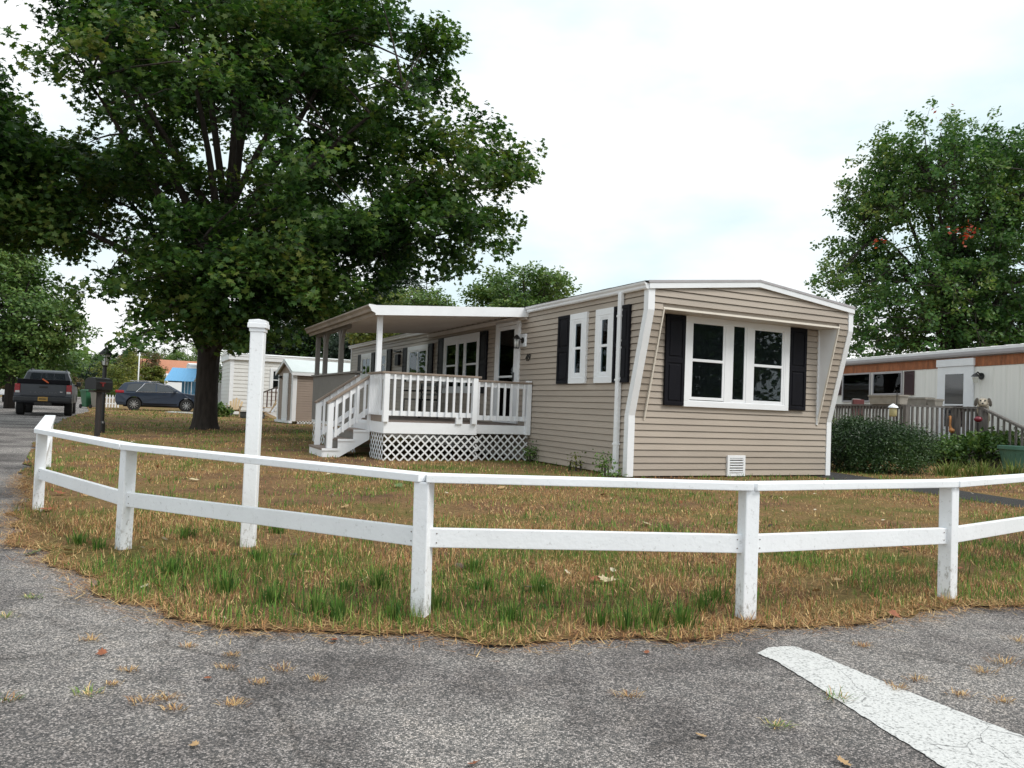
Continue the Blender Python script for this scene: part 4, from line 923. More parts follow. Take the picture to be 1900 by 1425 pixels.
tree('large dark green maple with thick trunk on the lawn behind the mailbox', TB, trk, ells, 430, 9, 32, .172, ML1, MAPLE, limbs=22, spray_r=.95, clus_r=.36, jit=.6, seed=5, name='maple_tree', flat=.38)
# second maple reaching in from the left edge
b2 = Vector((-17.5, 19.5, 0))
tree('maple reaching in from the left edge of the photo', b2, [(Vector((-17.5, 19.5, -.1)), .35), (Vector((-17.4, 19.5, 2.5)), .3), (Vector((-17.3, 19.5, 6)), .22), (Vector((-17.2, 19.5, 12)), .06)],
     [E_(-110, 230, 120, 120, 20, 2.5), E_(-30, 330, 70, 90, 20, 2), E_(-130, 120, 110, 80, 20, 2.5), E_(-20, 240, 60, 50, 20, 1.5), E_(-30, 400, 60, 40, 20, 2)], 110, 8, 26, .185, ML1, MAPLE, limbs=9, seed=8, name='maple_tree', spray_r=.9, clus_r=.4)
LG = leafmat('green_leaf', [(.03, .07, .02), (.06, .125, .03), (.10, .18, .042), (.16, .23, .06), (.24, .26, .08)], .25, .5, .3)
LY = leafmat('yellow_green_leaf', [(.05, .08, .02), (.09, .13, .025), (.16, .19, .04), (.24, .23, .05), (.34, .22, .06)], .25, .5, .25)
LD = leafmat('dark_leaf', [(.010, .022, .014), (.018, .038, .022), (.03, .055, .028), (.045, .075, .035), (.07, .10, .04)], .2, .5, .3)
LR = leafmat('red_leaf', [(.16, .02, .02), (.30, .04, .03), (.42, .08, .03), (.5, .16, .04)], .3, .5, .6)
LB = leafmat('brown_green_leaf', [(.03, .045, .018), (.06, .08, .025), (.11, .10, .04), (.17, .10, .05), (.22, .12, .06)], .25, .5, .3)
LM2 = leafmat('maple_leaf_right', [(.02, .056, .018), (.042, .105, .03), (.075, .155, .04), (.12, .20, .05), (.22, .25, .07)], .35, .5, .35)
# right maple
def simple_tree(label, px, ells, sprays, per, nl, ls, mat, Y, seed, tr=.25, name='tree', **kw):
    top = max(c[2]+r[2]*.5 for c, r in ells); b_ = AT(px, 700, Y); b_.z = 0
    cz = sum(c[2] for c, r in ells)/len(ells)
    trunk = [(Vector((b_.x, Y, -.1)), tr), (Vector((b_.x, Y, top*.25)), tr*.8), (Vector((b_.x+.1, Y, top*.6)), tr*.5), (Vector((b_.x, Y, top)), tr*.12)]
    return tree(label, b_, trunk, ells, sprays, per, nl, ls, mat, seed=seed, name=name, **kw)
Y = 31
simple_tree('tall green maple with a few red leaves behind the right neighbour roof', 1760, [E_(1740, 400, 170, 170, Y, 4), E_(1815, 345, 150, 95, Y, 3.5), E_(1650, 350, 80, 90, Y, 2.5), E_(1650, 570, 100, 85, Y-1, 3), E_(1545, 545, 38, 32, Y-1, 1), E_(1850, 560, 130, 120, Y, 3.5), E_(1740, 305, 130, 55, Y, 2.5), E_(1890, 335, 90, 95, Y, 3), E_(1600, 480, 60, 40, Y, 2), E_(1740, 600, 140, 70, Y, 3), E_(1585, 395, 35, 25, Y, 1), E_(1605, 620, 25, 40, Y, 1), E_(1800, 480, 100, 80, Y-1.5, 2.5), E_(1900, 450, 110, 130, Y-1, 3), E_(1930, 600, 120, 90, Y, 3), E_(1780, 620, 130, 60, Y-1.5, 2)],
    430, 8, 28, .165, LM2, Y, 21, tr=.32, name='maple_tree', limbs=26, spray_r=.62, clus_r=.28, jit=.8, flat=1.7,
    extra=[(AT(1795, 428, Y-3.5), [.2, .2, .26], 34, LR), (AT(1632, 448, Y-3), [.14, .15, .10], 10, LR), (AT(1752, 210, Y), [.3, .3, .2], 12, LR), (AT(1768, 428, Y-3.2), [.14, .14, .12], 7, LR)])
simple_tree('round topped green tree rising behind the tan roof', 965, [E_(965, 535, 85, 38, 52, 3), E_(920, 552, 45, 22, 52, 2), E_(1010, 530, 45, 30, 52, 2), E_(965, 590, 70, 40, 52, 3)], 70, 9, 22, .26, LG, 52, 31, spray_r=1.0, clus_r=.5, twigs=True)
simple_tree('blue green conifer like tree above the porch roof', 735, [E_(735, 545, 55, 50, 47, 2), E_(748, 490, 30, 48, 47, 1.2), E_(725, 600, 60, 50, 47, 2)], 60, 9, 22, .2, LD, 47, 32, spray_r=.8, clus_r=.4)
simple_tree('loose pale green tree above the middle of the porch roof', 805, [E_(805, 555, 38, 24, 43, 1.6), E_(770, 560, 38, 20, 43, 1.6), E_(790, 600, 50, 40, 43, 1.6)], 34, 8, 16, .2, LG, 43, 33, spray_r=.7, clus_r=.4)
simple_tree('yellow green bushy tree peeking over the porch roof corner', 705, [E_(705, 562, 42, 16, 40, 1.4), E_(690, 600, 45, 40, 40, 1.6)], 30, 8, 22, .18, LY, 40, 34, spray_r=.6, clus_r=.4)
for i, (px, py, rx, ry, Y) in enumerate([(520, 620, 75, 55, 54), (600, 600, 70, 60, 55), (660, 610, 60, 55, 52), (470, 640, 60, 45, 58)]):
    simple_tree(['dark leafy tree behind the white neighbour trailer', 'dark leafy tree right behind the tan shed roof', 'dark leafy tree seen through the porch posts', 'dark leafy tree just right of the big trunk'][i], px, [E_(px, py, rx, ry, Y, 3), E_(px, py+55, rx*.9, ry*.8, Y, 3)], 55, 9, 22, .24, LD if i % 2 == 0 else LG, Y, 40+i, group='dark trees behind the trailers', spray_r=1.0, clus_r=.5)
simple_tree('bright green broad tree behind the pickup at the left edge', 20, [E_(30, 560, 70, 85, 38, 3), E_(85, 600, 48, 45, 38, 2), E_(-10, 500, 60, 50, 38, 3), E_(60, 640, 55, 50, 38, 2.5), E_(0, 660, 60, 50, 38, 2), E_(10, 460, 40, 22, 38, 2)], 150, 9, 24, .2, LG, 38, 51, spray_r=.85, clus_r=.4)
far = [(72, 682, 36, 22, 60, LY, 'yellow green round bush beyond the pickup roof'), (135, 680, 34, 26, 95, LG, 'rounded green tree in the far row right of the pickup'), (165, 684, 34, 24, 90, LD, 'dark tree in the far row above the green bin'), (120, 705, 26, 14, 80, LB, 'low brown bush in the far row beside the pickup mirror'),
       (225, 680, 42, 26, 75, LY, 'yellow tinted hedge tree behind the black lamp post'), (262, 672, 34, 26, 85, LB, 'rusty tinted tree behind the thin flagpole'), (305, 662, 36, 20, 110, LG, 'green tree far behind the orange roof'), (345, 660, 36, 24, 105, LG, 'green tree far left of the big trunk'), (190, 672, 30, 20, 120, LG, 'pale far tree left of the lamp post'),
       (235, 668, 22, 20, 105, LD, 'dark far tree above the yellow tinted hedge'), (285, 693, 20, 14, 62, LY, 'bright bush in front of the white camper'), (390, 670, 40, 30, 100, LG, 'green far tree hidden behind the big trunk'), (-5, 700, 18, 14, 45, LB, 'brown shrub at the left edge beside the pickup')]
for i, (px, py, rx, ry, Y, mt, lb) in enumerate(far):
    s = Y/FPX
    simple_tree(lb, px, [E_(px, py, rx, ry, Y, rx*s*.8), E_(px, py+ry*.9, rx, ry*.8, Y, rx*s*.8)], 40, 8, 18, .011*Y**.8*.55, mt, Y, 60+i, tr=.15, group='trees and bushes in the far row', spray_r=rx*s*.35, clus_r=rx*s*.16, twigs=False, limbs=3)

# two trees standing right of the frame, seen only as dark reflections in the front windows
for i, (x, y, h) in enumerate([(20.5, 4.0, 10), (27, 9.5, 11)]):
    c = Vector((x, y, 0)); tree(['green tree outside the frame at right, nearer the road', 'green tree outside the frame at right, farther back'][i], c, [(Vector((x, y, -.1)), .3), (Vector((x, y, h*.4)), .22), (Vector((x, y, h*.9)), .05)],
        [((x, y, h*.60), (4.0, 4.0, h*.36)), ((x-1, y+1.5, h*.40), (3.6, 3.4, h*.28)), ((x, y-1, h*.3), (3.0, 3.0, h*.22))], 110, 8, 18, .30, LG, seed=140+i, twigs=False, limbs=8, spray_r=1.2, clus_r=.6)

# far wood closing the horizon: one mass nobody could count
def far_wood():
    R = np.random.default_rng(9); P = []
    for i in range(150):
        a = R.uniform(-1.15, 1.15); d = R.uniform(135, 175); x, y = math.sin(a)*d, math.cos(a)*d; h = R.uniform(5, 8.5); r = R.uniform(3.5, 6)
        q = R.normal(0, 1, (240, 3)); q /= np.linalg.norm(q, axis=1)[:, None]; P.append(np.array([x, y, h*.5]) + q*[r, r, h*.55]*R.uniform(.75, 1.05, (240, 1)))
    P = np.concatenate(P); P = P[P[:, 2] > -.2]
    o = leaves('far_wood', P, np.zeros((len(P), 3)), 1.3, LG, None, OVAL, R, .6, .9)
    tag(o, 'hazy green wood far beyond the homes along the horizon', 'woodland', kind='stuff')
far_wood()

# ------------------------------------------------------------------ vehicles
TYRE = paint('tyre_rubber', (.018, .018, .018), .8, .2, 8, .3, 40)
RIM = paint('alloy', (.55, .56, .58), .3, .05, 3, 0, metal=.8)
DGLASS = paint('tinted_glass', (.02, .024, .03), .05, .1, 2, 0, spec=1.0)
REDL = paint('tail_lens', (.35, .012, .02), .15, .1, 6, .1, 40)
CLEAR = paint('clear_lens', (.7, .7, .7), .15, .1, 6, 0)
CHROME = paint('chrome', (.7, .7, .72), .15, .05, 3, 0, metal=1.0)
def loft(prof, wf, inset=0.0):
    b = MB(); n = len(prof); vs = [(-wf(z), y, z) for y, z in prof] + [(wf(z), y, z) for y, z in prof]
    b.add(vs, [tuple(range(n))[::-1], tuple(range(n, 2*n))] + [(i, (i+1) % n, n+(i+1) % n, n+i) for i in range(n)]); return b
def arch(c, r, z0, rev=False):
    a0 = math.asin(max(-1, min(1, (z0-.38)/r))); pts = [(c+r*math.cos(a), .38+r*math.sin(a)) for a in [math.pi-a0-(math.pi-2*a0)*i/10 for i in range(11)]]
    return pts[::-1] if rev else pts
def wheel(par, x, y, r, wd, spokes, side):
    w_ = MB(); w_.lathe([(r*.62, -wd/2), (r*.93, -wd/2), (r, -wd/2+.03), (r, wd/2-.03), (r*.93, wd/2), (r*.62, wd/2)], axis='x', k=28)
    e = thing_part('wheel', par); e.location = (x, y, r)
    w_.build('tyre', TYRE, e, smooth=False)
    h = MB(); h.lathe([(r*.64, -.01), (r*.64, .01)], (side*(wd/2-.05), 0, 0), axis='x', k=24); h.build('wheel_well_disc', MT['blackmetal'], e)
    m = MB(); m.lathe([(r*.15, -.02), (r*.12, .02)], (side*(wd/2-.02), 0, 0), axis='x', k=12)
    for i in range(spokes):
        a = 2*math.pi*i/spokes; m.bar((side*(wd/2-.02), 0, 0), (side*(wd/2-.025), r*.62*math.cos(a), r*.62*math.sin(a)), .03, .055, up=(1, 0, 0))
    for i in range(24):
        a = 2*math.pi*i/24; a2 = 2*math.pi*(i+1)/24; m.bar((side*(wd/2-.02), r*.62*math.cos(a), r*.62*math.sin(a)), (side*(wd/2-.02), r*.62*math.cos(a2), r*.62*math.sin(a2)), .02, .03, up=(1, 0, 0))
    m.build('rim', RIM, e)
def sidepanel(b, poly, wf, off, s):
    b.add([(s*(wf(z)+off), y, z) for y, z in poly], [tuple(range(len(poly)))])
def pickup():
    GREY = paint('gunmetal_paint', (.055, .062, .075), .28, .08, 2, 0, metal=.35, spec=.6)
    c = G(78, 772); hd = math.atan2(.86, -.5)
    t = thing('pickup_truck', 'dark grey pickup truck parked on the road seen from behind', 'truck', (c.x, c.y, 0), YAW+rad(1.5))
    wf = lambda z: .945 - .05*max(0, (z-.85))
    zb = .50
    prof = [(.06, zb), (.0, .75), (.02, 1.21), (1.80, 1.21), (1.80, 1.20), (4.15, 1.18), (5.0, 1.10), (5.28, 1.0), (5.34, .6), (5.2, zb)] + arch(4.40, .47, zb, True) + arch(1.17, .47, zb, True)
    loft(prof, wf).build('body', GREY, t, bevel=.03)
    wc = lambda z: .90 - .36*max(0, (z-1.2))
    loft([(1.80, 1.19), (1.98, 1.72), (2.15, 1.79), (3.1, 1.79), (3.4, 1.74), (4.15, 1.19)], wc).build('cab', GREY, t, bevel=.04)
    for x0, x1 in ((-.60, -.24), (-.21, .21), (.24, .60)):
        b = MB(); b.add([(x0*1.04, 1.825, 1.30), (x1*1.04, 1.825, 1.30), (x1*.95, 1.945, 1.66), (x0*.95, 1.945, 1.66)], [(0, 1, 2, 3)]); b.build('rear_window', DGLASS, t)
    for s in (-1, 1):
        b = MB(); sidepanel(b, [(2.05, 1.27), (2.2, 1.68), (3.0, 1.70), (3.0, 1.27)], wc, .006, s); sidepanel(b, [(3.06, 1.27), (3.06, 1.70), (3.35, 1.66), (3.9, 1.27)], wc, .006, s); b.build('side_window', DGLASS, t)
        b = MB(); b.b2(s*.745, s*.925, -.012, .12, .86, 1.20); tl = b.build('tail_light', REDL, t, bevel=.02)
        b = MB(); b.b2(s*.76, s*.90, -.018, .02, .865, .945); b.build('reverse_lens', CLEAR, tl)
        b = MB(); b.b2(s*.95, s*1.12, 3.35, 3.50, 1.17, 1.36); b.bar((s*.85, 3.5, 1.2), (s*1.0, 3.45, 1.25), .05, .06); b.build('mirror', MT['blackmetal'], t, bevel=.03)
        for y in (1.17, 4.40): wheel(t, s*.80, y, .385, .27, 6, s)
        b = MB(); b.bar((s*.60, 2.15, 1.83), (s*.60, 3.2, 1.83), .04, .04); b.build('roof_rail', MT['blackmetal'], t)
    b = MB(); b.b2(-.73, .73, -.022, .01, .76, 1.20); tg = b.build('tailgate', GREY, t, bevel=.015)
    b = MB(); b.b2(-.66, .66, -.027, -.0215, .80, .99); b.build('pressed_panel', GREY, tg, bevel=.004)
    b = MB(); b.b2(-.14, .14, -.034, -.02, 1.06, 1.13); b.build('handle', MT['blackmetal'], tg, bevel=.01)
    b = MB(); b.b2(.54, .62, -.031, -.0268, .925, .94); b.build('badge', CHROME, tg)
    tx = text_mesh('raised_letters', 'T A C O M A', .13, paint('letter_shade', (.10, .105, .115), .35, .1, 3, 0), tg, .004); tx.location = (0, -.030, .85); tx.rotation_euler = (rad(90), 0, 0); tx.scale = (1.25, .8, 1)
    b = MB(); b.b2(-.95, .95, -.14, .10, .54, .73); bp = b.build('rear_bumper', paint('bumper', (.035, .037, .042), .5, .1, 3, .1, 60), t, bevel=.04)
    PL = paint('plate_yellow', (.55, .33, .08), .5, .05, 3, 0)
    b = MB(); b.b2(-.16, .16, -.152, -.143, .57, .725); pl = b.build('number_plate', PL, bp)
    for i in range(6):
        b = MB(); b.b2(-.12+i*.042, -.095+i*.042, -.155, -.1525, .615, .68); b.build('plate_mark', MT['blackmetal'], pl)
    b = MB(); b.tube([(0, -.10, .46), (0, -.16, .46)], [.05, .05], 10); b.b2(-.28, .28, -.08, .2, .42, .53); b.build('tow_hitch', MT['blackmetal'], t)
    b = MB(); b.b2(-.86, .86, .0, 1.74, 1.213, 1.39); b.build('bed_cover', MT['black'], t, bevel=.02)
    b = MB(); b.b2(-.64, .64, .6, 4.9, .38, .85); b.build('underbody', MT['dark'], t)
    ob = MB(); ob.bar((-.05, -.02, 1.405), (.16, -.02, 1.255), .05, .07, up=(0, 1, 0))
    o = ob.build('orange_flag', paint('orange_plastic', (.75, .14, .04), .5, .1, 4, .1, 20), None, bevel=.01); o.matrix_world = t.matrix_basis @ Matrix.Translation((0, -.02, .0)); tag(o, 'orange strap hanging over the pickup tailgate', 'strap')
pickup()
def suv():
    BL = paint('slate_blue_paint', (.032, .045, .072), .2, .06, 2, 0, metal=.3, spec=.7)
    c = AT(248, 759, 44.0); fwd = HU; c = Vector((c.x, 44.0, 0)) - fwd*.95
    t = thing('parked_suv', 'dark blue grey crossover car parked side on beyond the mailbox', 'car', c, YAW-rad(90))
    wf = lambda z: .92 - .42*max(0, z-1.0)**1.1 - .05*max(0, .5-z)
    zb = .30
    prof = [(.10, zb), (.0, .5), (-.01, .75), (.06, 1.0), (.20, 1.30), (.42, 1.56), (.9, 1.645), (1.5, 1.66), (2.2, 1.63), (2.75, 1.50), (3.45, 1.10), (4.1, 1.02), (4.5, .90), (4.65, .70), (4.66, .42), (4.5, zb)] + arch(3.68, .41, zb, True) + arch(.95, .41, zb, True)
    loft(prof, wf).build('body', BL, t, bevel=.035)
    for s in (-1, 1):
        for poly in ([(.52, 1.10), (.62, 1.46), (1.0, 1.53), (1.35, 1.54), (1.22, 1.33), (1.02, 1.10)], [(1.12, 1.12), (1.30, 1.34), (1.42, 1.54), (2.02, 1.54), (2.02, 1.10)], [(2.10, 1.10), (2.10, 1.53), (2.55, 1.45), (3.12, 1.14)]):
            b = MB(); sidepanel(b, poly, wf, .008, s); b.build('side_window', DGLASS, t)
        ch = [(1.02, 1.06), (1.30, 1.36), (1.46, 1.57), (2.1, 1.575), (2.6, 1.49), (3.2, 1.13)]
        b = MB()
        for p_, q_ in zip(ch[:-1], ch[1:]): b.bar((s*(wf(p_[1])+.008), p_[0], p_[1]), (s*(wf(q_[1])+.008), q_[0], q_[1]), .02, .03, up=(1, 0, 0))
        b.bar((s*(wf(1.07)+.008), 1.02, 1.07), (s*(wf(1.10)+.008), 3.2, 1.10), .02, .03, up=(1, 0, 0)); b.build('chrome_strip', CHROME, t)
        b = MB(); b.b2(s*(.70), s*(.905), -.02, .42, .98, 1.13); b.build('tail_light', REDL, t, bevel=.03)
        b = MB(); b.b2(s*.92, s*1.10, 2.95, 3.10, 1.08, 1.22); b.build('mirror', BL, t, bevel=.03)
        b = MB(); b.b2(s*.918, s*.932, 1.4, 3.2, .36, .44); b.build('sill', MT['black'], t)
        for yy in (1.5, 2.4):
            b = MB(); b.b2(s*.925, s*.945, yy, yy+.2, .93, .96); b.build('door_handle', BL, t)
        for y in (.95, 3.68): wheel(t, s*.80, y, .36, .23, 10, s)
        b = MB(); b.bar((s*.62, .7, 1.70), (s*.62, 2.2, 1.70), .03, .03); b.build('roof_rail', CHROME, t)
    b = MB(); b.b2(-.66, .66, .4, 4.3, .22, .75); b.build('underbody', MT['dark'], t)
suv()

MT['wood_dark'] = paint('dark_timber', (.035, .029, .027), .85, .4, 8, .7, 40, stretch=(4, 4, .6))  # darker tone of the weathered timber, for the mailbox post
# ------------------------------------------------------------------ mailbox, lamp post, bins
c = G(180, 811); mbx = thing('mailbox', 'black mailbox with red flag on a weathered timber post', 'mailbox', c, YAW+rad(62))
b = MB(); b.b2(-.046, .046, -.046, .046, -.05, 1.06); b.build('post', MT['wood_dark'], mbx, bevel=.008)
b = MB(); b.b2(-.32, .32, -.06, .06, 1.0, 1.05); b.build('bracket', MT['wood_old'], mbx)
prof = [(-.13, 1.06), (.13, 1.06), (.13, 1.22)] + [(.13*math.cos(a), 1.22+.11*math.sin(a)) for a in [math.pi*i/8 for i in range(1, 8)]] + [(-.13, 1.22)]
b = MB(); b.prism(prof, 'x', -.36, .30); bx = b.build('box', MT['blackmetal'], mbx, bevel=.006)
b = MB(); b.b2(-.22, -.02, -.142, -.133, 1.20, 1.225); b.b2(-.14, -.08, -.142, -.133, 1.13, 1.20); b.build('flag', paint('flag_red', (.16, .02, .02), .6, .1, 5, 0), bx)
c = G(188, 804); lps = thing('lamp_post', 'black lantern lamp post standing behind the mailbox', 'lamp post', c)
b = MB(); b.lathe([(.075, -.05), (.075, .25), (.05, .30), (.045, 1.62), (.06, 1.64)], k=12); b.build('pole', MT['blackmetal'], lps)
b = MB(); b.lathe([(.06, 1.63), (.07, 1.66)], k=6)
for i in range(6):
    a = i*math.pi/3; b.bar((.07*math.cos(a), .07*math.sin(a), 1.66), (.135*math.cos(a), .135*math.sin(a), 1.93), .012, .012)
b.build('cage', MT['blackmetal'], lps)
b = MB(); b.lathe([(.06, 1.67), (.12, 1.92)], k=6); b.build('lantern_glass', paint('frosted_glass', (.62, .64, .64), .25, .08, 3, 0), lps)
b = MB(); b.lathe([(.17, 1.93), (.17, 1.945), (.06, 2.06), (.03, 2.08), (.02, 2.13)], k=6); b.build('lantern_roof', MT['blackmetal'], lps)
def bin_(px, py, Y, colm, lab, s=1.0, nm='wheeled_bin'):
    c = AT(px, py, Y); c.z = 0; t = thing(nm, lab, 'bin', c, YAW+.5)
    b = MB(); b.add([(-.24*s, -.27*s, .08), (.24*s, -.27*s, .08), (.24*s, .25*s, .08), (-.24*s, .25*s, .08), (-.31*s, -.34*s, 1.0*s), (.31*s, -.34*s, 1.0*s), (.31*s, .36*s, 1.0*s), (-.31*s, .36*s, 1.0*s)], [(3, 2, 1, 0), (4, 5, 6, 7), (0, 1, 5, 4), (1, 2, 6, 5), (2, 3, 7, 6), (3, 0, 4, 7)]); b.build('bin_body', colm, t, bevel=.03)
    b = MB(); b.b2(-.34*s, .34*s, -.38*s, .38*s, 1.003*s, 1.05*s); b.b2(-.28*s, .28*s, -.32*s, .32*s, 1.05*s, 1.09*s); b.build('lid', colm, t, bevel=.02)
    b = MB(); b.bar((-.28*s, .44*s, .97*s), (.28*s, .44*s, .97*s), .035, .035); b.build('handle', colm, t)
    for x in (-.28, .28):
        b = MB(); b.lathe([(.12, -.03), (.12, .03)], (x*s, .30*s, .12), axis='x', k=16); b.build('wheel', TYRE, t)
GB = paint('bin_green', (.035, .15, .075), .45, .08, 3, .1, 60); TN = paint('bin_tan', (.32, .29, .25), .6, .1, 3, .1, 40)
bin_(163, 757, 44.5, GB, 'green wheeled bin standing at the verge between pickup and mailbox')
bin_(181, 757, 44.0, TN, 'tan bin standing between the green bin and the mailbox post', .95)
pf = thing('picket_fence', 'short white picket fence behind the mailbox post', 'fence', AT(196, 752, 47)*1.0, YAW); pf.location.z = 0
for i in range(5):
    b = MB(); b.prism([(i*.16, .05), (i*.16+.09, .05), (i*.16+.09, .75), (i*.16+.045, .85), (i*.16, .75)], 'y', 0, .02); b.build('picket', MT['white'], pf)
for z in (.25, .6):
    b = MB(); b.b2(-.1, .9, .022, .05, z, z+.07); b.build('rail', MT['white'], pf)
fp = AT(256, 712, 58); t = thing('flagpole', 'thin white flagpole rising behind the parked car', 'pole', (fp.x, 58, 0))
b = MB(); b.tube([(0, 0, 0), (0, 0, 2.2), (.0, 0, 4.4)], [.05, .045, .03], 8); b.build('pole', MT['white'], t, smooth=True)
b = MB(); b.lathe([(.01, 4.38), (.06, 4.43), (.06, 4.47), (.01, 4.52)], k=10); b.build('finial', MT['white'], t)

# ------------------------------------------------------------------ right neighbour
def onplane(px, py, P0, n):
    d = ray(px, py); o = Vector((0, 0, EYE)); k = ((P0-o).dot(n))/(d.dot(n)); return o+d*k
NYA = rad(10.8); NX = Vector((math.cos(NYA), math.sin(NYA), 0)); NY = Vector((-math.sin(NYA), math.cos(NYA), 0)); NO = Vector((12.4, 18.6, 0))
def NP(px, py, off=0.0):                        # photo pixel on the neighbour's long wall (or a plane off metres in front)
    q = onplane(px, py, NO-NX*off, NX)-NO; return q.dot(NY), q.z
nb = thing('mobile_home', 'cream mobile home with orange brown band and white storm door at right', 'house', NO, NYA)
CREAM = paint('cream_panel', (.86, .85, .81), .5, .06, 1.5, .1, 30, stretch=(1, 8, .3), dirt=.05, dirtcol=(.4, .37, .3))
RUST = paint('rust_band', (.34, .115, .045), .7, .5, 4, .5, 14, stretch=(1, 3, .6), dirt=.35, dirtcol=(.42, .22, .10))
WROOF = paint('white_roof_coat', (.78, .78, .78), .6, .08, 3, .4, 8)
MAROON = paint('maroon_shutter', (.045, .014, .016), .5, .2, 5, .1, 30)
yl, yr = NP(1560, 690)[0]+3, -8.0; zb1 = NP(1720, 685)[1]; zg = NP(1720, 667)[1]; zt = NP(1720, 654)[1]
b = MB(); b.b2(.03, 4.2, yr, yl, .1, zg+.05); b.build('core', CREAM, nb)
y = yr
while y < yl-.2:                                # upright wall panels with narrow ribs
    b = MB(); b.b2(0, .029, y, y+.40, .25, zb1-.003); b.b2(-.008, .0, y+.37, y+.392, .25, zb1-.003); b.build('wall_panel', CREAM, nb); y += .404
y = yr
while y < yl-.2:
    b = MB(); b.b2(-.014, .028, y, y+1.21, zb1, zg-.02); b.build('band_panel', RUST, nb); y += 1.216
b = MB(); b.prism([(-.10, zg), (-.12, zg+.05), (-.12, zg+.12), (-.02, zg+.13), (.02, zg)], 'y', yr-.1, yl+.1); b.build('gutter', MT['drip'], nb)
b = MB(); b.prism([(-.05, zg+.131), (-.05, zg+.20), (2.1, zg+.42), (4.25, zg+.20), (4.25, zg+.06), (0, zg+.06)], 'y', yr-.1, yl+.1); b.build('roof', WROOF, nb)
for i in range(40):
    b = MB(); v = yr+i*.47; b.prism([(-.05, zg+.201), (-.05, zg+.215), (2.1, zg+.44), (2.1, zg+.421)], 'y', v, v+.04); b.build('roof_seam', WROOF, nb)
def nwin(px0, px1, py0, py1, dark):
    a1, z1 = NP(px0, py0); a0, z1b = NP(px1, py0+(px1-px0)*-.02); _, z0 = NP((px0+px1)/2, py1); zz1 = (z1+z1b)/2
    b = MB(); frame(b, 'x', (a0, z0), (a1, zz1), .05, -.04, -.015); wn = b.build('window', MT['drip'], nb)
    b = MB(); b.b2(-.016, -.0145, a0+.03, a1-.03, z0+.03, zz1-.03); b.build('room_board', MT['dark'] if dark else paint('lace', (.14, .16, .17), .9, .6, 6, 0), wn)  # thin board: near-black for an unlit room's shade, else lace
    pane(wn, (a0+.05, z0+.05), (a1-.05, zz1-.05), 'x', -.030); return a0, a1, z0, zz1
nwin(1565, 1617, 693, 746, True); nwin(1621, 1676, 691, 733, False)
for p0, p1 in ((1680, 1698), (1548, 1563)):
    a1, z1 = NP(p0, 689); a0, _ = NP(p1, 689); z0 = NP(p0, 733)[1]
    b = MB(); frame(b, 'x', (a0, z0), (a1, z1), .05, -.04, -.016); sh = b.build('shutter', MAROON, nb)
    b = MB(); b.b2(-.022, -.0162, a0+.04, a1-.04, z0+.04, z1-.04); b.build('shutter_back', MAROON, sh)
    for i in range(22):
        zz = z0+.06+i*(z1-z0-.12)/22; b = MB(); b.box((-.030, (a0+a1)/2, zz), (.018, a1-a0-.1, .022), Matrix.Rotation(rad(35), 3, 'Y')); b.build('louvre', MAROON, sh)
NFL = .52                                        # their deck floor
a1 = NP(1743, 690)[0]; a0 = NP(1809, 690)[0]; zd = NP(1776, 680)[1]
b = MB(); b.b2(-.06, -.015, a0, a1, NFL, zd); b.b2(-.085, -.016, a0-.03, a1+.03, zd+.001, zd+.2); dr2 = b.build('door', MT['white'], nb, bevel=.006)
ga1, gz1 = NP(1757.5, 695); ga0 = NP(1791.5, 695)[0]; gz0 = .95
b = MB(); b.b2(-.064, -.0605, ga0, ga1, gz0, gz1); b.build('screen_glass', DGLASS, dr2)
b = MB(); b.b2(-.075, -.0645, ga0, ga1, 1.52, 1.56); b.build('cross_bar', MT['white'], dr2)
b = MB(); b.b2(-.10, -.065, a0+.10, a0+.14, 1.35, 1.5); b.build('handle', MT['drip'], dr2)
ly, lz = NP(1822, 698)
lt = thing('porch_light', 'black porch lamp on the cream wall right of the storm door', 'lamp', NO+NY*ly+Vector((0, 0, lz)), NYA)
b = MB(); b.lathe([(.09, -.03), (.09, -.01)], axis='x', k=16); b.tube([(-.03, 0, .02), (-.13, 0, .10), (-.20, 0, .03)], .02, 8); b.lathe([(.11, .0), (.06, .06), (.02, .09)], (-.19, 0, -.02), 10); b.build('lamp_arm', MT['blackmetal'], lt)
b = MB(); b.lathe([(.05, -.16), (.075, -.02)], (-.19, 0, -.02), 8); b.build('lamp_glass', paint('pale_glass', (.6, .6, .55), .2, .05, 3, 0), lt)
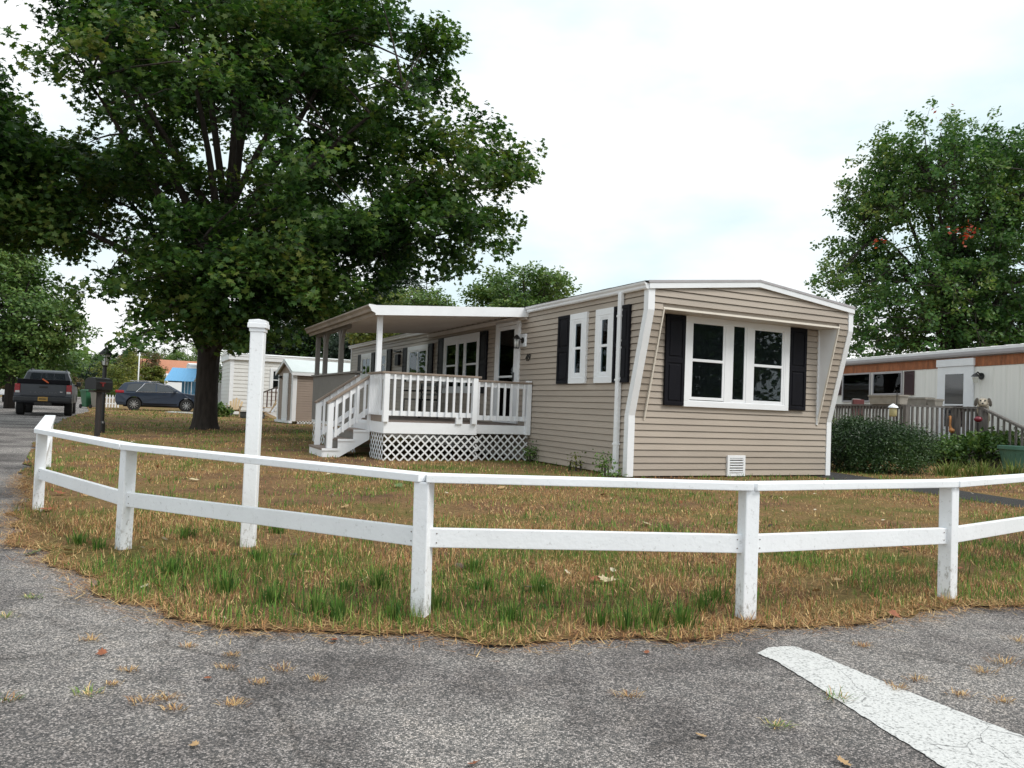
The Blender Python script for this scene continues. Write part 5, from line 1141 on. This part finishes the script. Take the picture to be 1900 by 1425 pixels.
# their deck
OFF = 1.15; OFA = 2.5                             # narrow landing before the door, wider deck beyond it
WOODG = paint('grey_weathered_timber', (.165, .15, .14), .85, .45, 6, .6, 40, stretch=(3, 3, .6))
SKG = paint('skirt_grey', (.38, .36, .32), .8, .3, 30, .4, 60)
nd = thing('timber_deck', 'grey weathered timber deck with railing in front of the cream home', 'deck', NO, NYA)
e0 = NP(1823, 757, OFF)[0]; e1 = yl; RT = 1.46
pp = NP(1682, 750, OFA)[0]; y = e0
while y < e1:
    b = MB(); b.b2(-(OFF if y < pp else OFA), -.09, y, y+.135, NFL-.035, NFL); b.build('floor_board', WOODG, nd); y += .142
for o_, f0, f1 in ((OFF, e0, pp), (OFA, pp, e1)):
    b = MB(); b.b2(-o_-.02, -o_+.02, f0, f1, NFL-.2, NFL-.037); b.build('rim_board', WOODG, nd)
    b = MB(); b.b2(-o_-.07, -o_+.07, f0-.05, f1, RT-.04, RT); b.build('rail_cap', WOODG, nd)
    for z in (NFL+.12, RT-.12):
        b = MB(); b.b2(-o_-.018, -o_+.018, f0, f1, z, z+.075); b.build('rail', WOODG, nd)
    y = f0+.12
    while y < f1-.05:
        b = MB(); b.b2(-o_-.052+rnd.uniform(-.004, .004), -o_-.019, y, y+.055, NFL+.06, RT-.045); b.build('baluster', WOODG, nd); y += rnd.uniform(.12, .145)
    b = MB(); b.b2(-o_-.015, -o_+.0, f0+.1, f1, .02, NFL-.21); b.build('skirt_screen', SKG, nd)
    for yy in (f0, f1-.1):
        b = MB(); b.b2(-o_-.06, -o_+.06, yy-.06, yy+.06, .0, RT-.041); b.build('post', WOODG, nd)
# short return between the two runs
b = MB(); b.b2(-OFA+.071, -OFF-.071, pp-.07, pp+.07, RT-.04, RT); b.build('rail_cap', WOODG, nd)
for i in range(9):
    x = -OFA+.12+i*.14; b = MB(); b.b2(x, x+.05, pp-.052, pp-.019, NFL+.06, RT-.045); b.build('baluster', WOODG, nd)
# stair rail running down to the right
s0 = Vector((-OFF, e0-.05, RT-.05)); s1 = Vector((-OFF-.1, e0-2.0, .72))
b = MB(); b.bar(s0, s1, .09, .05); b.build('stair_rail', WOODG, nd)
b = MB(); b.bar(s0-Vector((0, 0, .75)), s1-Vector((0, 0, .62)), .04, .10); b.build('stair_lower_rail', WOODG, nd)
for i in range(11):
    q = s0.lerp(s1, (i+.5)/11); b = MB(); b.b2(q.x-.018, q.x+.018, q.y-.02, q.y+.02, q.z-.75, q.z-.03); b.build('baluster', WOODG, nd)
for i in range(3):
    b = MB(); b.b2(-OFF, -OFF+1.1, e0-.30*(i+1), e0-.30*i, .02, NFL-.17*(i+1)); b.build('step', WOODG, nd)
b = MB(); b.b2(-OFF+1.15, -OFF+1.24, e0-.75, e0-.66, 0, 1.35); b.b2(-OFF+1.16, -OFF+1.22, e0-.66, e0-.1, 1.0, 1.3); b.build('far_stair_post', WOODG, nd)
# planters on the rail
PLT = paint('planter_grey', (.34, .31, .27), .8, .2, 6, .4, 30)
def planter(p0, p1, lab, zt_, OFF):
    a1 = NP(p0, 735, OFF)[0]; a0 = NP(p1, 735, OFF)[0]
    t = thing('planter_box', lab, 'planter', NO-NX*(OFF+.02)+NY*((a0+a1)/2)+Vector((0, 0, RT)), NYA); L = (a1-a0)/2
    b = MB(); b.add([(-.10, -L*.96, .002), (.10, -L*.96, .002), (.10, L*.96, .002), (-.10, L*.96, .002), (-.13, -L, zt_), (.13, -L, zt_), (.13, L, zt_), (-.13, L, zt_)], [(3, 2, 1, 0), (0, 1, 5, 4), (1, 2, 6, 5), (2, 3, 7, 6), (3, 0, 4, 7)]); b.build('trough', PLT, t)
    b = MB(); b.b2(-.145, .145, -L-.012, L+.012, zt_-.04, zt_); b.build('rim', PLT, t)
    b = MB(); b.b2(-.12, .12, -L+.02, L-.02, zt_-.02, zt_+.005); b.build('soil', MT['dark'], t)
planter(1621, 1679, 'long grey planter box on the deck rail under the lace curtain window', .24, OFA)
planter(1682, 1727, 'grey planter box on the deck rail next to the cream wall', .23, OFF)
planter(1729, 1744, 'short grey planter box on the rail beside the storm door', .19, OFF)
# bird feeder on pole
fy, fz = NP(1657, 765, OFA+.35)
bf = thing('bird_feeder', 'yellow lantern shaped bird feeder with white lid on a black pole', 'feeder', NO-NX*(OFA+.35)+NY*fy, NYA)
b = MB(); b.tube([(.10, 0, 0), (.10, 0, 1.75), (.05, 0, 1.80), (0, 0, 1.75)], .012, 6); b.build('pole', MT['blackmetal'], bf)
b = MB(); b.lathe([(.075, 1.15), (.09, 1.18), (.09, 1.34), (.08, 1.37)], k=14); b.build('seed_jar', paint('feeder_yellow', (.48, .42, .22), .35, .15, 5, 0), bf, smooth=True)
b = MB(); b.lathe([(.125, 1.37), (.10, 1.41), (.04, 1.45), (.01, 1.47)], k=14); b.build('lid', MT['white'], bf)
# garden ornaments
fy, fz = NP(1766, 790, OFF+.3)
fl = thing('garden_flamingo', 'orange bird ornament in front of the timber balusters', 'ornament', NO-NX*(OFF+.3)+NY*fy, NYA+rad(60))
OR = paint('flamingo_orange', (.55, .24, .08), .5, .3, 9, .1, 20)
b = MB(); b.lathe([(.01, -.16), (.055, -.08), (.068, .02), (.045, .10), (.01, .15)], (0, 0, .86), 12, axis='x'); b.build('ornament_body', OR, fl, smooth=True)
b = MB(); b.tube([(.12, 0, .90), (.2, 0, 1.0), (.17, 0, 1.12), (.2, 0, 1.2), (.26, 0, 1.17)], [.04, .028, .025, .035, .01], 8); b.build('neck', OR, fl, smooth=True)
b = MB(); b.tube([(0, .02, .80), (0, .02, 0)], .008, 5); b.tube([(.03, -.02, .80), (.03, -.02, 0)], .008, 5); b.build('legs', MT['blackmetal'], fl)
fy, fz = NP(1815, 778, OFF+.25)
gl_ = thing('gazing_globe', 'dark red garden globe on a stake before the end post', 'ornament', NO-NX*(OFF+.25)+NY*fy, NYA)
b = MB(); b.lathe([(.09*math.sin(math.pi*i/12)+.001, fz-.07*math.cos(math.pi*i/12)) for i in range(13)], k=18); b.build('globe', paint('ruby', (.18, .015, .03), .15, .1, 4, 0), gl_, smooth=True)
b = MB(); b.tube([(0, 0, 0), (0, 0, fz-.08)], .012, 6); b.build('stake', MT['blackmetal'], gl_)
# folded red chair behind the rail
fy, _ = NP(1580, 742, OFA-.6)
ch = thing('red_chair', 'dark red chair with cushion behind the deck rail under the dark window', 'chair', NO-NX*(OFA-.6)+NY*fy+Vector((0, 0, NFL)), NYA+rad(200))
RC = paint('chair_red', (.12, .03, .03), .6, .2, 5, .1, 30)
for x, y_ in ((-.22, -.22), (.22, -.22), (-.22, .22), (.22, .22)):
    b = MB(); b.b2(x-.02, x+.02, y_-.02, y_+.02, 0, .46 if y_ < 0 else 1.08); b.build('leg', RC, ch)
b = MB(); b.b2(-.26, .26, -.26, .26, .46, .52); b.build('seat', RC, ch); b = MB(); b.b2(-.24, .24, .20, .245, .62, 1.10); b.build('backrest', RC, ch, bevel=.02)
b = MB(); b.b2(-.2, .2, .12, .20, .8, 1.12); b.build('cushion', paint('cushion_grey', (.22, .21, .2), .9, .2, 5, .2, 30), ch, bevel=.05)
# dog standing up at the rail
def dog():
    fy, fz = NP(1824, 746, OFF-.05)
    D = thing('dog', 'shaggy cream and grey dog peering over the deck rail', 'dog', NO-NX*(OFF-.05)+NY*fy, NYA+rad(46))
    FUR = paint('dog_fur', (.60, .53, .43), .95, .35, 14, .9, 45); FG = paint('dog_fur_grey', (.12, .105, .09), .95, .35, 14, .9, 45)
    P = {'pel': (.50, 0, .80), 'bel': (.34, 0, 1.02), 'che': (.18, 0, 1.22), 'nec': (.08, 0, 1.38), 'hd': (.02, 0, fz+.01), 'brow': (-.07, 0, fz-.0), 'muz': (-.15, 0, fz-.05), 'nos': (-.19, 0, fz-.055), 'tl': (.62, 0, .80), 'tl2': (.74, 0, .95)}
    Rr = {'pel': .12, 'bel': .125, 'che': .14, 'nec': .09, 'hd': .125, 'brow': .10, 'muz': .065, 'nos': .045, 'tl': .035, 'tl2': .03}
    for s, y_ in (('l', .09), ('r', -.09)):
        P.update({'h1'+s: (.47, y_, .70), 'h2'+s: (.38, y_*1.1, .64), 'h3'+s: (.52, y_*1.1, .56), 'h4'+s: (.44, y_*1.1, NFL+.02), 'f1'+s: (.12, y_, 1.18), 'f2'+s: (.04, y_*1.1, 1.30), 'f3'+s: (-.03, y_, RT+.025), 'f4'+s: (-.08, y_, RT+.025)})
        Rr.update({'h1'+s: .075, 'h2'+s: .055, 'h3'+s: .032, 'h4'+s: .032, 'f1'+s: .06, 'f2'+s: .042, 'f3'+s: .032, 'f4'+s: .034})
    E = [('pel', 'bel'), ('bel', 'che'), ('che', 'nec'), ('nec', 'hd'), ('hd', 'brow'), ('brow', 'muz'), ('muz', 'nos'), ('pel', 'tl'), ('tl', 'tl2')]
    for s in 'lr': E += [('pel', 'h1'+s), ('h1'+s, 'h2'+s), ('h2'+s, 'h3'+s), ('h3'+s, 'h4'+s), ('che', 'f1'+s), ('f1'+s, 'f2'+s), ('f2'+s, 'f3'+s), ('f3'+s, 'f4'+s)]
    ks = list(P); me = bpy.data.meshes.new('dog_body'); me.from_pydata([P[k] for k in ks], [(ks.index(a), ks.index(c)) for a, c in E], [])
    o = bpy.data.objects.new('dog_body', me); COL.objects.link(o); o.parent = D
    o.modifiers.new('skin', 'SKIN'); 
    for i, k in enumerate(ks): me.skin_vertices[0].data[i].radius = (Rr[k], Rr[k]); me.skin_vertices[0].data[i].use_root = (k == 'pel')
    sb = o.modifiers.new('sub', 'SUBSURF'); sb.levels = 2; sb.render_levels = 2; me.materials.append(FUR)
    for s in (-1, 1):
        b = MB(); b.lathe([(.002, -.10), (.035, -.07), (.045, .0), (.03, .06), (.002, .075)], (0, 0, 0), 10)
        e = b.build('ear', FG, D, smooth=True); e.location = (-.02, s*.135, fz+.01); e.scale = (.8, 1.0, 1.25); e.rotation_euler = (s*.22, 0, 0)
        b = MB(); b.lathe([(.02*math.sin(math.pi*i/6)+.0005, -.02*math.cos(math.pi*i/6)) for i in range(7)], (-.158, s*.045, fz+.03), 8); b.build('eye', MT['blackmetal'], D, smooth=True)
    b = MB(); b.lathe([(.022*math.sin(math.pi*i/6)+.0005, -.018*math.cos(math.pi*i/6)) for i in range(7)], (-.235, 0, fz-.04), 8); b.build('nose', MT['blackmetal'], D, smooth=True)
    R = np.random.default_rng(3); n = 900; d = R.normal(0, 1, (n, 3)); d /= np.linalg.norm(d, axis=1)[:, None]
    pts = np.array([.0, 0, fz+.005]) + d*[.12, .125, .12]; k = (pts[:, 0] > -.10); pts = pts[k]; d = d[k]; L = .035
    tdir = d + np.array([0, 0, -.8]); sd_ = np.cross(d, [0, .3, 1]); sd_ /= np.linalg.norm(sd_, axis=1)[:, None]
    V = np.stack([pts-sd_*.004, pts+sd_*.004, pts+tdir*L], 1).reshape(-1, 3)
    tag(np_mesh('hair', V, np.arange(len(V)).reshape(-1, 3), FUR, D), kind='stuff')
dog()
# shrubs
def shrub(name, label, cat, c, ells, n, ls, mat, seed, shape=OVAL, up=.5, jit=.9, stems=8, group=None, shell=.55):
    R = np.random.default_rng(seed); t = thing(name, label, cat, c, 0, group); P = []; O = []
    vol = np.array([r[0]*r[1]*r[2] for q, r in ells])**.7; vol /= vol.sum()
    for i in R.choice(len(ells), n//14, p=vol):
        q, r = ells[i]; d = R.normal(0, 1, 3); d /= np.linalg.norm(d); d[2] = abs(d[2]) if R.random() < .6 else d[2]
        s = np.array(q)+d*np.array(r)*(shell+(1-shell)*R.random())**.5
        P.append(s+R.normal(0, .07, (14, 3))); O.append(np.repeat(d[None], 14, 0))
    P = np.concatenate(P); k = P[:, 2] > .02; P = P[k]; O = np.concatenate(O)[k]
    leaves('foliage', P, O, ls, mat, t, shape, R, up, jit)
    b = MB()
    for i in range(stems):
        q, r = ells[i % len(ells)]; a = R.uniform(0, 6.28); e = Vector((q[0]+r[0]*.6*math.cos(a), q[1]+r[1]*.6*math.sin(a), q[2]+r[2]*.3)); f = Vector((q[0]*.5+.1*math.cos(a), q[1]*.5+.1*math.sin(a), -.02))
        b.tube([f, f.lerp(e, .5)+Vector((0, 0, .1)), e], [.02, .014, .005], 5)
    b.build('stems', MT['bark'], t); return t
YEW = leafmat('yew_leaf', [(.008, .020, .010), (.016, .038, .014), (.03, .066, .02), (.05, .10, .028), (.09, .14, .04)], .15, .45, .9)
NEEDLE = np.array([(0, -.5), (.16, 0), (0, .5), (-.16, 0)])
c = G(1655, 885); c2 = Vector((c.x, c.y+1.0, 0))
shrub('yew_bush', 'dense dark green rounded yew bush between the two mobile homes', 'bush', c2, [((-.45, 0, .42), (.68, .8, .60)), ((.35, .0, .40), (.75, .75, .60)), ((.0, .0, .55), (.95, .75, .48)), ((.95, .1, .5), (.45, .5, .42)), ((-.25, .1, .82), (.35, .4, .25)), ((.1, -.2, .2), (1.0, .7, .25))], 40000, .062, YEW, 71, NEEDLE, .3, .9, 8, shell=.35)
LH = leafmat('hydrangea_leaf', [(.02, .05, .015), (.04, .09, .02), (.08, .15, .03), (.14, .21, .05), (.25, .22, .1)], .25, .45, 1.2)
for i, (px, py, lab, el, n, ls, mt) in enumerate([
    (1840, 872, 'leafy green shrub with browning leaves in front of the deck stairs', [((0, 0, .5), (.55, .5, .35)), ((.4, .2, .55), (.5, .4, .3)), ((-.4, .1, .35), (.4, .4, .3)), ((.75, .1, .62), (.35, .3, .25))], 3200, .10, LH),
    (1768, 868, 'low mixed shrub right of the yew bush', [((0, 0, .3), (.4, .4, .32)), ((.1, .2, .55), (.25, .25, .2))], 1600, .07, LG),
    (1560, 862, 'yellowing leafy shrub at the right corner of the tan home', [((.0, 1.0, .45), (.25, .3, .5)), ((.12, 1.0, .9), (.16, .2, .2))], 700, .08, LY),
    (1545, 872, 'small dark plant at the foot of the right corner', [((.1, .6, .2), (.25, .25, .22))], 400, .07, LD)]):
    c = G(px, py); shrub('garden_shrub', lab, 'shrub', Vector((c.x, c.y+.2, 0)), el, n, ls, mt, 80+i, OVAL, .6, .8)
# daylily clump of arching straps
for i, (px, py, lab) in enumerate([(1765, 884, 'arching daylily leaves left end of the flower bed'), (1820, 886, 'arching daylily leaves in the middle of the flower bed'), (1880, 887, 'arching daylily leaves beside the green planter tub')]):
    pal = np.array([(.14, .20, .04), (.20, .24, .06), (.09, .15, .03), (.26, .24, .09)])
    o = tuft('daylily', lab, G(px, py, .0), 150, .42, .14, pal, .009, 'daylilies along the flower bed', .7, 500+i, 1.8); o['category'] = 'plant'
# green lattice tub at the right edge
c = G(1935, 885); tb = thing('planter_tub', 'green plastic planter tub with diamond pattern at the right edge', 'planter', Vector((c.x, c.y+.6, 0)), NYA)
TG = paint('tub_green', (.07, .17, .125), .45, .1, 3, .1, 40)
b = MB(); b.lathe([(.30, .0), (.36, .05), (.45, .52), (.49, .53), (.49, .60), (.44, .60), (.42, .5)], k=24); b.build('tub', TG, tb)
for i in range(28):
    for sg in (1, -1):
        a0 = 2*math.pi*i/28; a1_ = a0+sg*2*math.pi/14; b = MB(); b.bar((.372*math.cos(a0), .372*math.sin(a0), .08), (.435*math.cos(a1_), .435*math.sin(a1_), .45), .012, .012); b.build('lattice_rib', TG, tb)
# mulch, weeds and flowers at the home's near corner
for i, (px, py, lab, n, s) in enumerate([(1160, 884, 'small leafy weed growing at the downspout foot', 60, .17), (1102, 884, 'small yellow green weed against the tan side wall', 40, .14), (1135, 905, 'low green weed on the dark bed before the corner', 40, .12), (985, 858, 'dark green weeds below the lattice end', 90, .14)]):
    c = G(px, py); c = HW(-.35, .15) if i == 0 else (HW(-.2, 1.2) if i == 1 else c)
    shrub('weed', lab, 'plant', c, [((0, 0, s*.9), (s*.7, s*.7, s))], n*3, .05, LG if i != 1 else LY, 90+i, OVAL, .5, .8, 3)
def bed():
    R = np.random.default_rng(44); n = 1500; q = G(1210, 905); a = R.uniform(0, 6.28, n); r = np.sqrt(R.random(n))
    P = np.c_[q.x+r*np.cos(a)*.62, q.y+.12+r*np.sin(a)*.30, np.full(n, .02)+R.random(n)*.035]
    o = leaves('mulch', P, np.zeros((n, 3)), .045, paint('mulch_brown', (.05, .026, .02), .9, .5, 12, .5, 40), None, NEEDLE, R, 1.0, .5)
    tag(o, 'dark red brown mulch bed in front of the home corner', 'mulch', kind='stuff')
bed()

# ------------------------------------------------------------------ left background: shed, trailers, chairs
SHED = paint('shed_siding', (.30, .235, .19), .6, .1, 2, .1, 40)
def claps(b, p0, p1, z0, z1, step, out, proud=.022):
    """clapboard courses on the upright plane from p0 to p1 (2D), outward normal out"""
    p0 = Vector((*p0, 0)); p1 = Vector((*p1, 0)); o = Vector((*out, 0)); z = z0
    while z < z1-.01:
        t = min(z+step, z1); b.add([p0+o*proud+Vector((0, 0, z)), p1+o*proud+Vector((0, 0, z)), p1+o*.001+Vector((0, 0, t)), p0+o*.001+Vector((0, 0, t)), p0+Vector((0, 0, z)), p1+Vector((0, 0, z))], [(0, 1, 2, 3), (0, 4, 5, 1)]); z += step
c = G(541, 787); sh = thing('garden_shed', 'small tan garden shed with white trim and pale roof', 'shed', c, rad(34))
b = MB(); b.b2(.02, 3.4, .02, 1.9, .12, 2.1); b.prism([(.02, 2.1), (1.9, 2.1), (.96, 2.55)], 'x', .02, 3.4); b.build('core', SHED, sh)
b = MB(); claps(b, (.02, .0), (3.4, .0), .14, 2.1, .1, (0, -1)); claps(b, (0, 1.9), (0, .02), .14, 2.1, .1, (-1, 0)); tag(b.build('siding', SHED, sh), kind='stuff')
SR = paint('shed_roof', (.62, .68, .68), .5, .06, 3, .1, 20)
for s in (0, 1):
    y0, y1 = (-.15, .96) if s == 0 else (2.05, .96)
    b = MB(); b.prism([(y0, 2.07), (y1, 2.60), (y1, 2.64), (y0, 2.11)], 'x', -.12, 3.5); b.build('roof', SR, sh)
    b = MB(); b.prism([(y0, 1.97), (y1, 2.50), (y1, 2.60), (y0, 2.068)], 'x', -.125, -.09); b.build('barge_board', MT['white'], sh)
b = MB(); b.b2(-.09, 3.5, -.15, -.13, 1.96, 2.068); b.build('fascia', MT['white'], sh)
for x0, x1, y0, y1 in ((-.025, .14, -.025, .0), (-.028, -.013, -.02, .16), (-.028, -.013, 1.78, 1.92)):
    b = MB(); b.b2(x0, x1, y0, y1, .12, 2.0); b.build('corner_board', MT['white'], sh)
b = MB(); b.b2(-.04, -.013, .55, 1.25, .14, 2.05); dd = b.build('door', MT['white'], sh); b = MB(); b.b2(-.05, -.041, .62, 1.18, .25, 1.95); b.build('door_panel', MT['trim'], dd)
b = MB(); b.b2(-.12, .0, -.02, 1.92, .04, .13); b.build('ramp', MT['white'], sh)
b = MB(); b.b2(-.12, -.03, 1.45, 1.6, 1.85, 1.95); b.build('lamp', MT['blackmetal'], sh)
lattice('y', .2, 3.4, .0, .12, -.01, .09, .03, parent=sh)
VIN = paint('pale_vinyl', (.72, .715, .70), .5, .06, 2, .1, 40)
def trailer(label, corner, rz, L, D, zr, mat, step, wins=(), bandtop=None):
    t = thing('mobile_home', label, 'house', corner, rz)
    b = MB(); b.b2(.02, L, .02, D, .05, zr); b.build('core', mat, t)
    b = MB(); claps(b, (.02, 0), (L, 0), .1, zr-.3, step, (0, -1)); claps(b, (0, D), (0, .02), .1, zr-.3, step, (-1, 0)); tag(b.build('siding', mat, t), kind='stuff')
    b = MB(); b.b2(-.12, L+.1, -.12, D+.1, zr-.30, zr-.12); b.b2(-.12, L+.1, -.14, D+.1, zr-.118, zr); b.build('fascia', MT['white'], t)
    b = MB(); b.prism([(-.16, zr+.001), (D+.12, zr+.001), (D/2, zr+.18)], 'x', -.14, L+.12); b.build('roof', WROOF, t)
    for x0, x1, y0, y1 in ((-.03, .16, -.03, -.014), (-.03, -.014, -.01, .16), (L-.15, L, -.03, -.014), (-.03, -.014, D-.15, D)):
        b = MB(); b.b2(x0, x1, y0, y1, .05, zr-.3); b.build('corner_board', MT['white'], t)
    for a0, a1, z0, z1 in wins:
        window('y', (a0, z0), (a1, z1), .10, [(a0+.16, a1-.16, z0+.16, z1-.16, True)], parent=t)
    return t
cc = AT(424, 770, 40); cc.z = 0
trailer('pale grey white mobile home behind the tall capped post', cc, YAW, 12, 4.2, 3.25, VIN, .2, [(2.0, 2.9, 1.35, 2.6)])
# adirondack chairs
TANW = paint('tan_plastic', (.50, .37, .22), .6, .1, 4, .1, 30)
def adir(label, px, py, Y, rz, mt):
    c = AT(px, py, Y); c.z = 0; t = thing('lawn_chair', label, 'chair', c, rz)
    for i in range(5):
        x = -.24+i*.12; b = MB(); h = .95-.25*abs(i-2)*.35; b.bar((x*.8, .20, .32), (x*1.15, .48, h), .10, .02, up=(0, 1, .3)); b.build('back_slat', mt, t)
    for i in range(5):
        b = MB(); y = -.25+i*.11; b.box((0, y, .38-.02*i), (.52, .095, .02)); b.build('seat_slat', mt, t)
    for s in (-1, 1):
        b = MB(); b.bar((s*.29, -.27, 0), (s*.29, -.27, .54), .03, .10); b.build('leg', mt, t); b = MB(); b.bar((s*.28, -.25, .36), (s*.28, .55, .03), .03, .10); b.build('leg', mt, t)
        b = MB(); b.box((s*.31, -.02, .555), (.13, .66, .022)); b.build('armrest', mt, t)
adir('tan slatted lawn chair left of the tall post by the fire pit', 434, 775, 37.5, rad(10), TANW)
adir('tan lawn chair seen from the side right of the tall post', 492, 772, 36.5, rad(-75), TANW)
adir('white lawn chair leaning behind the tan one near the shed', 497, 766, 38, rad(-60), MT['white'])
c = G(443, 778); fpit = thing('fire_pit', 'round dark grey fire pit on the lawn beside the tan chair', 'fire pit', Vector((c.x, 36.2, 0)))
b = MB(); b.lathe([(.52, .0), (.56, .10), (.56, .28), (.46, .28), (.42, .12)], k=24); b.build('ring', paint('pit_stone', (.10, .10, .10), .9, .3, 6, .5, 20), fpit)
b = MB(); b.lathe([(.58, .285), (.58, .32), (.44, .32), (.44, .285)], k=24); b.build('coping', MT['blackmetal'], fpit)
c = AT(409, 768, 37); shrub('hosta', 'pale leafy hosta plant beside the big trunk', 'plant', Vector((c.x, 37, 0)), [((0, 0, .32), (.45, .4, .32)), ((.3, 0, .2), (.35, .3, .2))], 700, .16, LH, 131, OVAL, .8, .6)
t = thing('lean_to_stairs', 'dark brown wooden stair rail beside the shed', 'stairs', AT(506, 770, 37.5)*1.0, YAW); t.location.z = 0
b = MB(); b.bar((-1.0, 0, 1.05), (.6, 0, 1.75), .08, .06); b.build('hand_rail', MT['wood_old'], t)
for i in range(8):
    x = -.9+i*.2; b = MB(); b.b2(x-.03, x+.03, -.03, .0, .35+(x+.9)*.3, 1.05+(x+1)*.44); b.build('baluster', paint('brown_stain', (.075, .03, .025), .7, .2, 4, .2, 30), t)
# far left houses
BLU = paint('awning_blue', (.13, .36, .62), .45, .08, 3, .05, 20, stretch=(6, 6, .2))
cc = AT(352, 735, 58); cc.z = 0
th = trailer('white mobile home with blue metal awning left of the big trunk', cc, YAW, 9, 4, 3.3, MT['white'], .25)
aw = thing('awning', 'light blue ribbed metal awning on the white home left of the trunk', 'awning', cc, YAW)
for i in range(9):
    b = MB(); x = -1.3+i*.22; b.add([(x, -.18, 3.0), (x+.21, -.18, 3.0), (x+.21-.55, -1.5, 2.0), (x-.55, -1.5, 2.0), (x, -.18, 2.97), (x+.21, -.18, 2.97), (x+.21-.55, -1.5, 1.97), (x-.55, -1.5, 1.97)], [(0, 1, 2, 3), (7, 6, 5, 4), (0, 4, 5, 1), (3, 2, 6, 7), (0, 3, 7, 4), (1, 5, 6, 2)]); b.build('awning_slat', BLU, aw)
for i in range(5):
    b = MB(); x = -.6+i*.22; b.b2(x, x+.2, -.20, -.17, .8, 2.0); b.build('screen_slat', BLU, aw)
for x in (-1.8, .0):
    b = MB(); b.tube([(x, -1.45, 0), (x, -1.45, 2.0)], .03, 6); b.build('post', MT['white'], aw)
# camper
c = AT(308, 738, 66); cp = thing('camper', 'white camper with dark slanted windows behind the parked car', 'camper', (c.x, 66, 0), YAW)
b = MB(); b.prism([(-1.9, .5), (1.7, .5), (1.7, 2.75), (-.9, 2.75), (-1.2, 2.5), (-1.9, 1.6)], 'y', 0, 2.2); b.build('shell', MT['white'], cp, bevel=.06)
b = MB(); b.prism([(-1.05, 2.05), (-.1, 2.05), (-.1, 2.5), (-.85, 2.5)], 'y', -.02, -.005); b.build('side_window', DGLASS, cp); b = MB(); b.b2(.1, 1.3, -.02, -.005, 2.05, 2.5); b.build('side_window', DGLASS, cp)
for x in (-.9, .9): 
    b = MB(); b.lathe([(.35, -.1), (.35, .1)], (x, .1, .35), axis='y', k=16); b.build('wheel', TYRE, cp)
# orange roofed house
c = AT(300, 735, 85); oh = thing('far_house', 'house with orange shingle roof beyond the camper', 'house', (c.x, 85, 0), YAW)
b = MB(); b.b2(-2.0, 5, 0, 6, 0, 3.2); b.build('wall', VIN, oh); b = MB(); b.prism([(-.5, 3.1), (6.5, 3.1), (3, 4.9)], 'x', -2.4, 5.4); b.build('roof', paint('orange_shingle', (.45, .20, .12), .9, .2, 8, .4, 20), oh)
b = MB(); b.b2(.5, 1.5, -.05, .02, 1.2, 2.3); b.build('window', DGLASS, oh)
# concrete slab and garden edging by the car
sheet('paving_slab', [AT(305, 766, 41.5)[:2], AT(372, 768, 40)[:2], AT(372, 762, 44)[:2], AT(320, 762, 44)[:2]], .03, paint('slab_concrete', (.5, .49, .46), .8, .1, 2, .3, 30))
c = AT(0, 712, 50); wv = thing('parked_van', 'white vehicle glimpsed beyond the pickup at the left edge', 'van', (c.x-1.2, 50, 0), YAW)
loft([(0, .5), (0, 1.7), (.3, 2.0), (3.4, 2.0), (4.1, 1.3), (4.9, 1.1), (5, .5)], lambda z: .9).build('body', MT['white'], wv, bevel=.08)
for s in (-1, 1):
    for y_ in (.9, 4.0): wheel(wv, s*.78, y_, .34, .22, 5, s)
b = MB(); b.b2(-.7, .7, -.012, .0, 1.25, 1.75); b.build('rear_window', DGLASS, wv)
SC.render.engine = 'CYCLES'
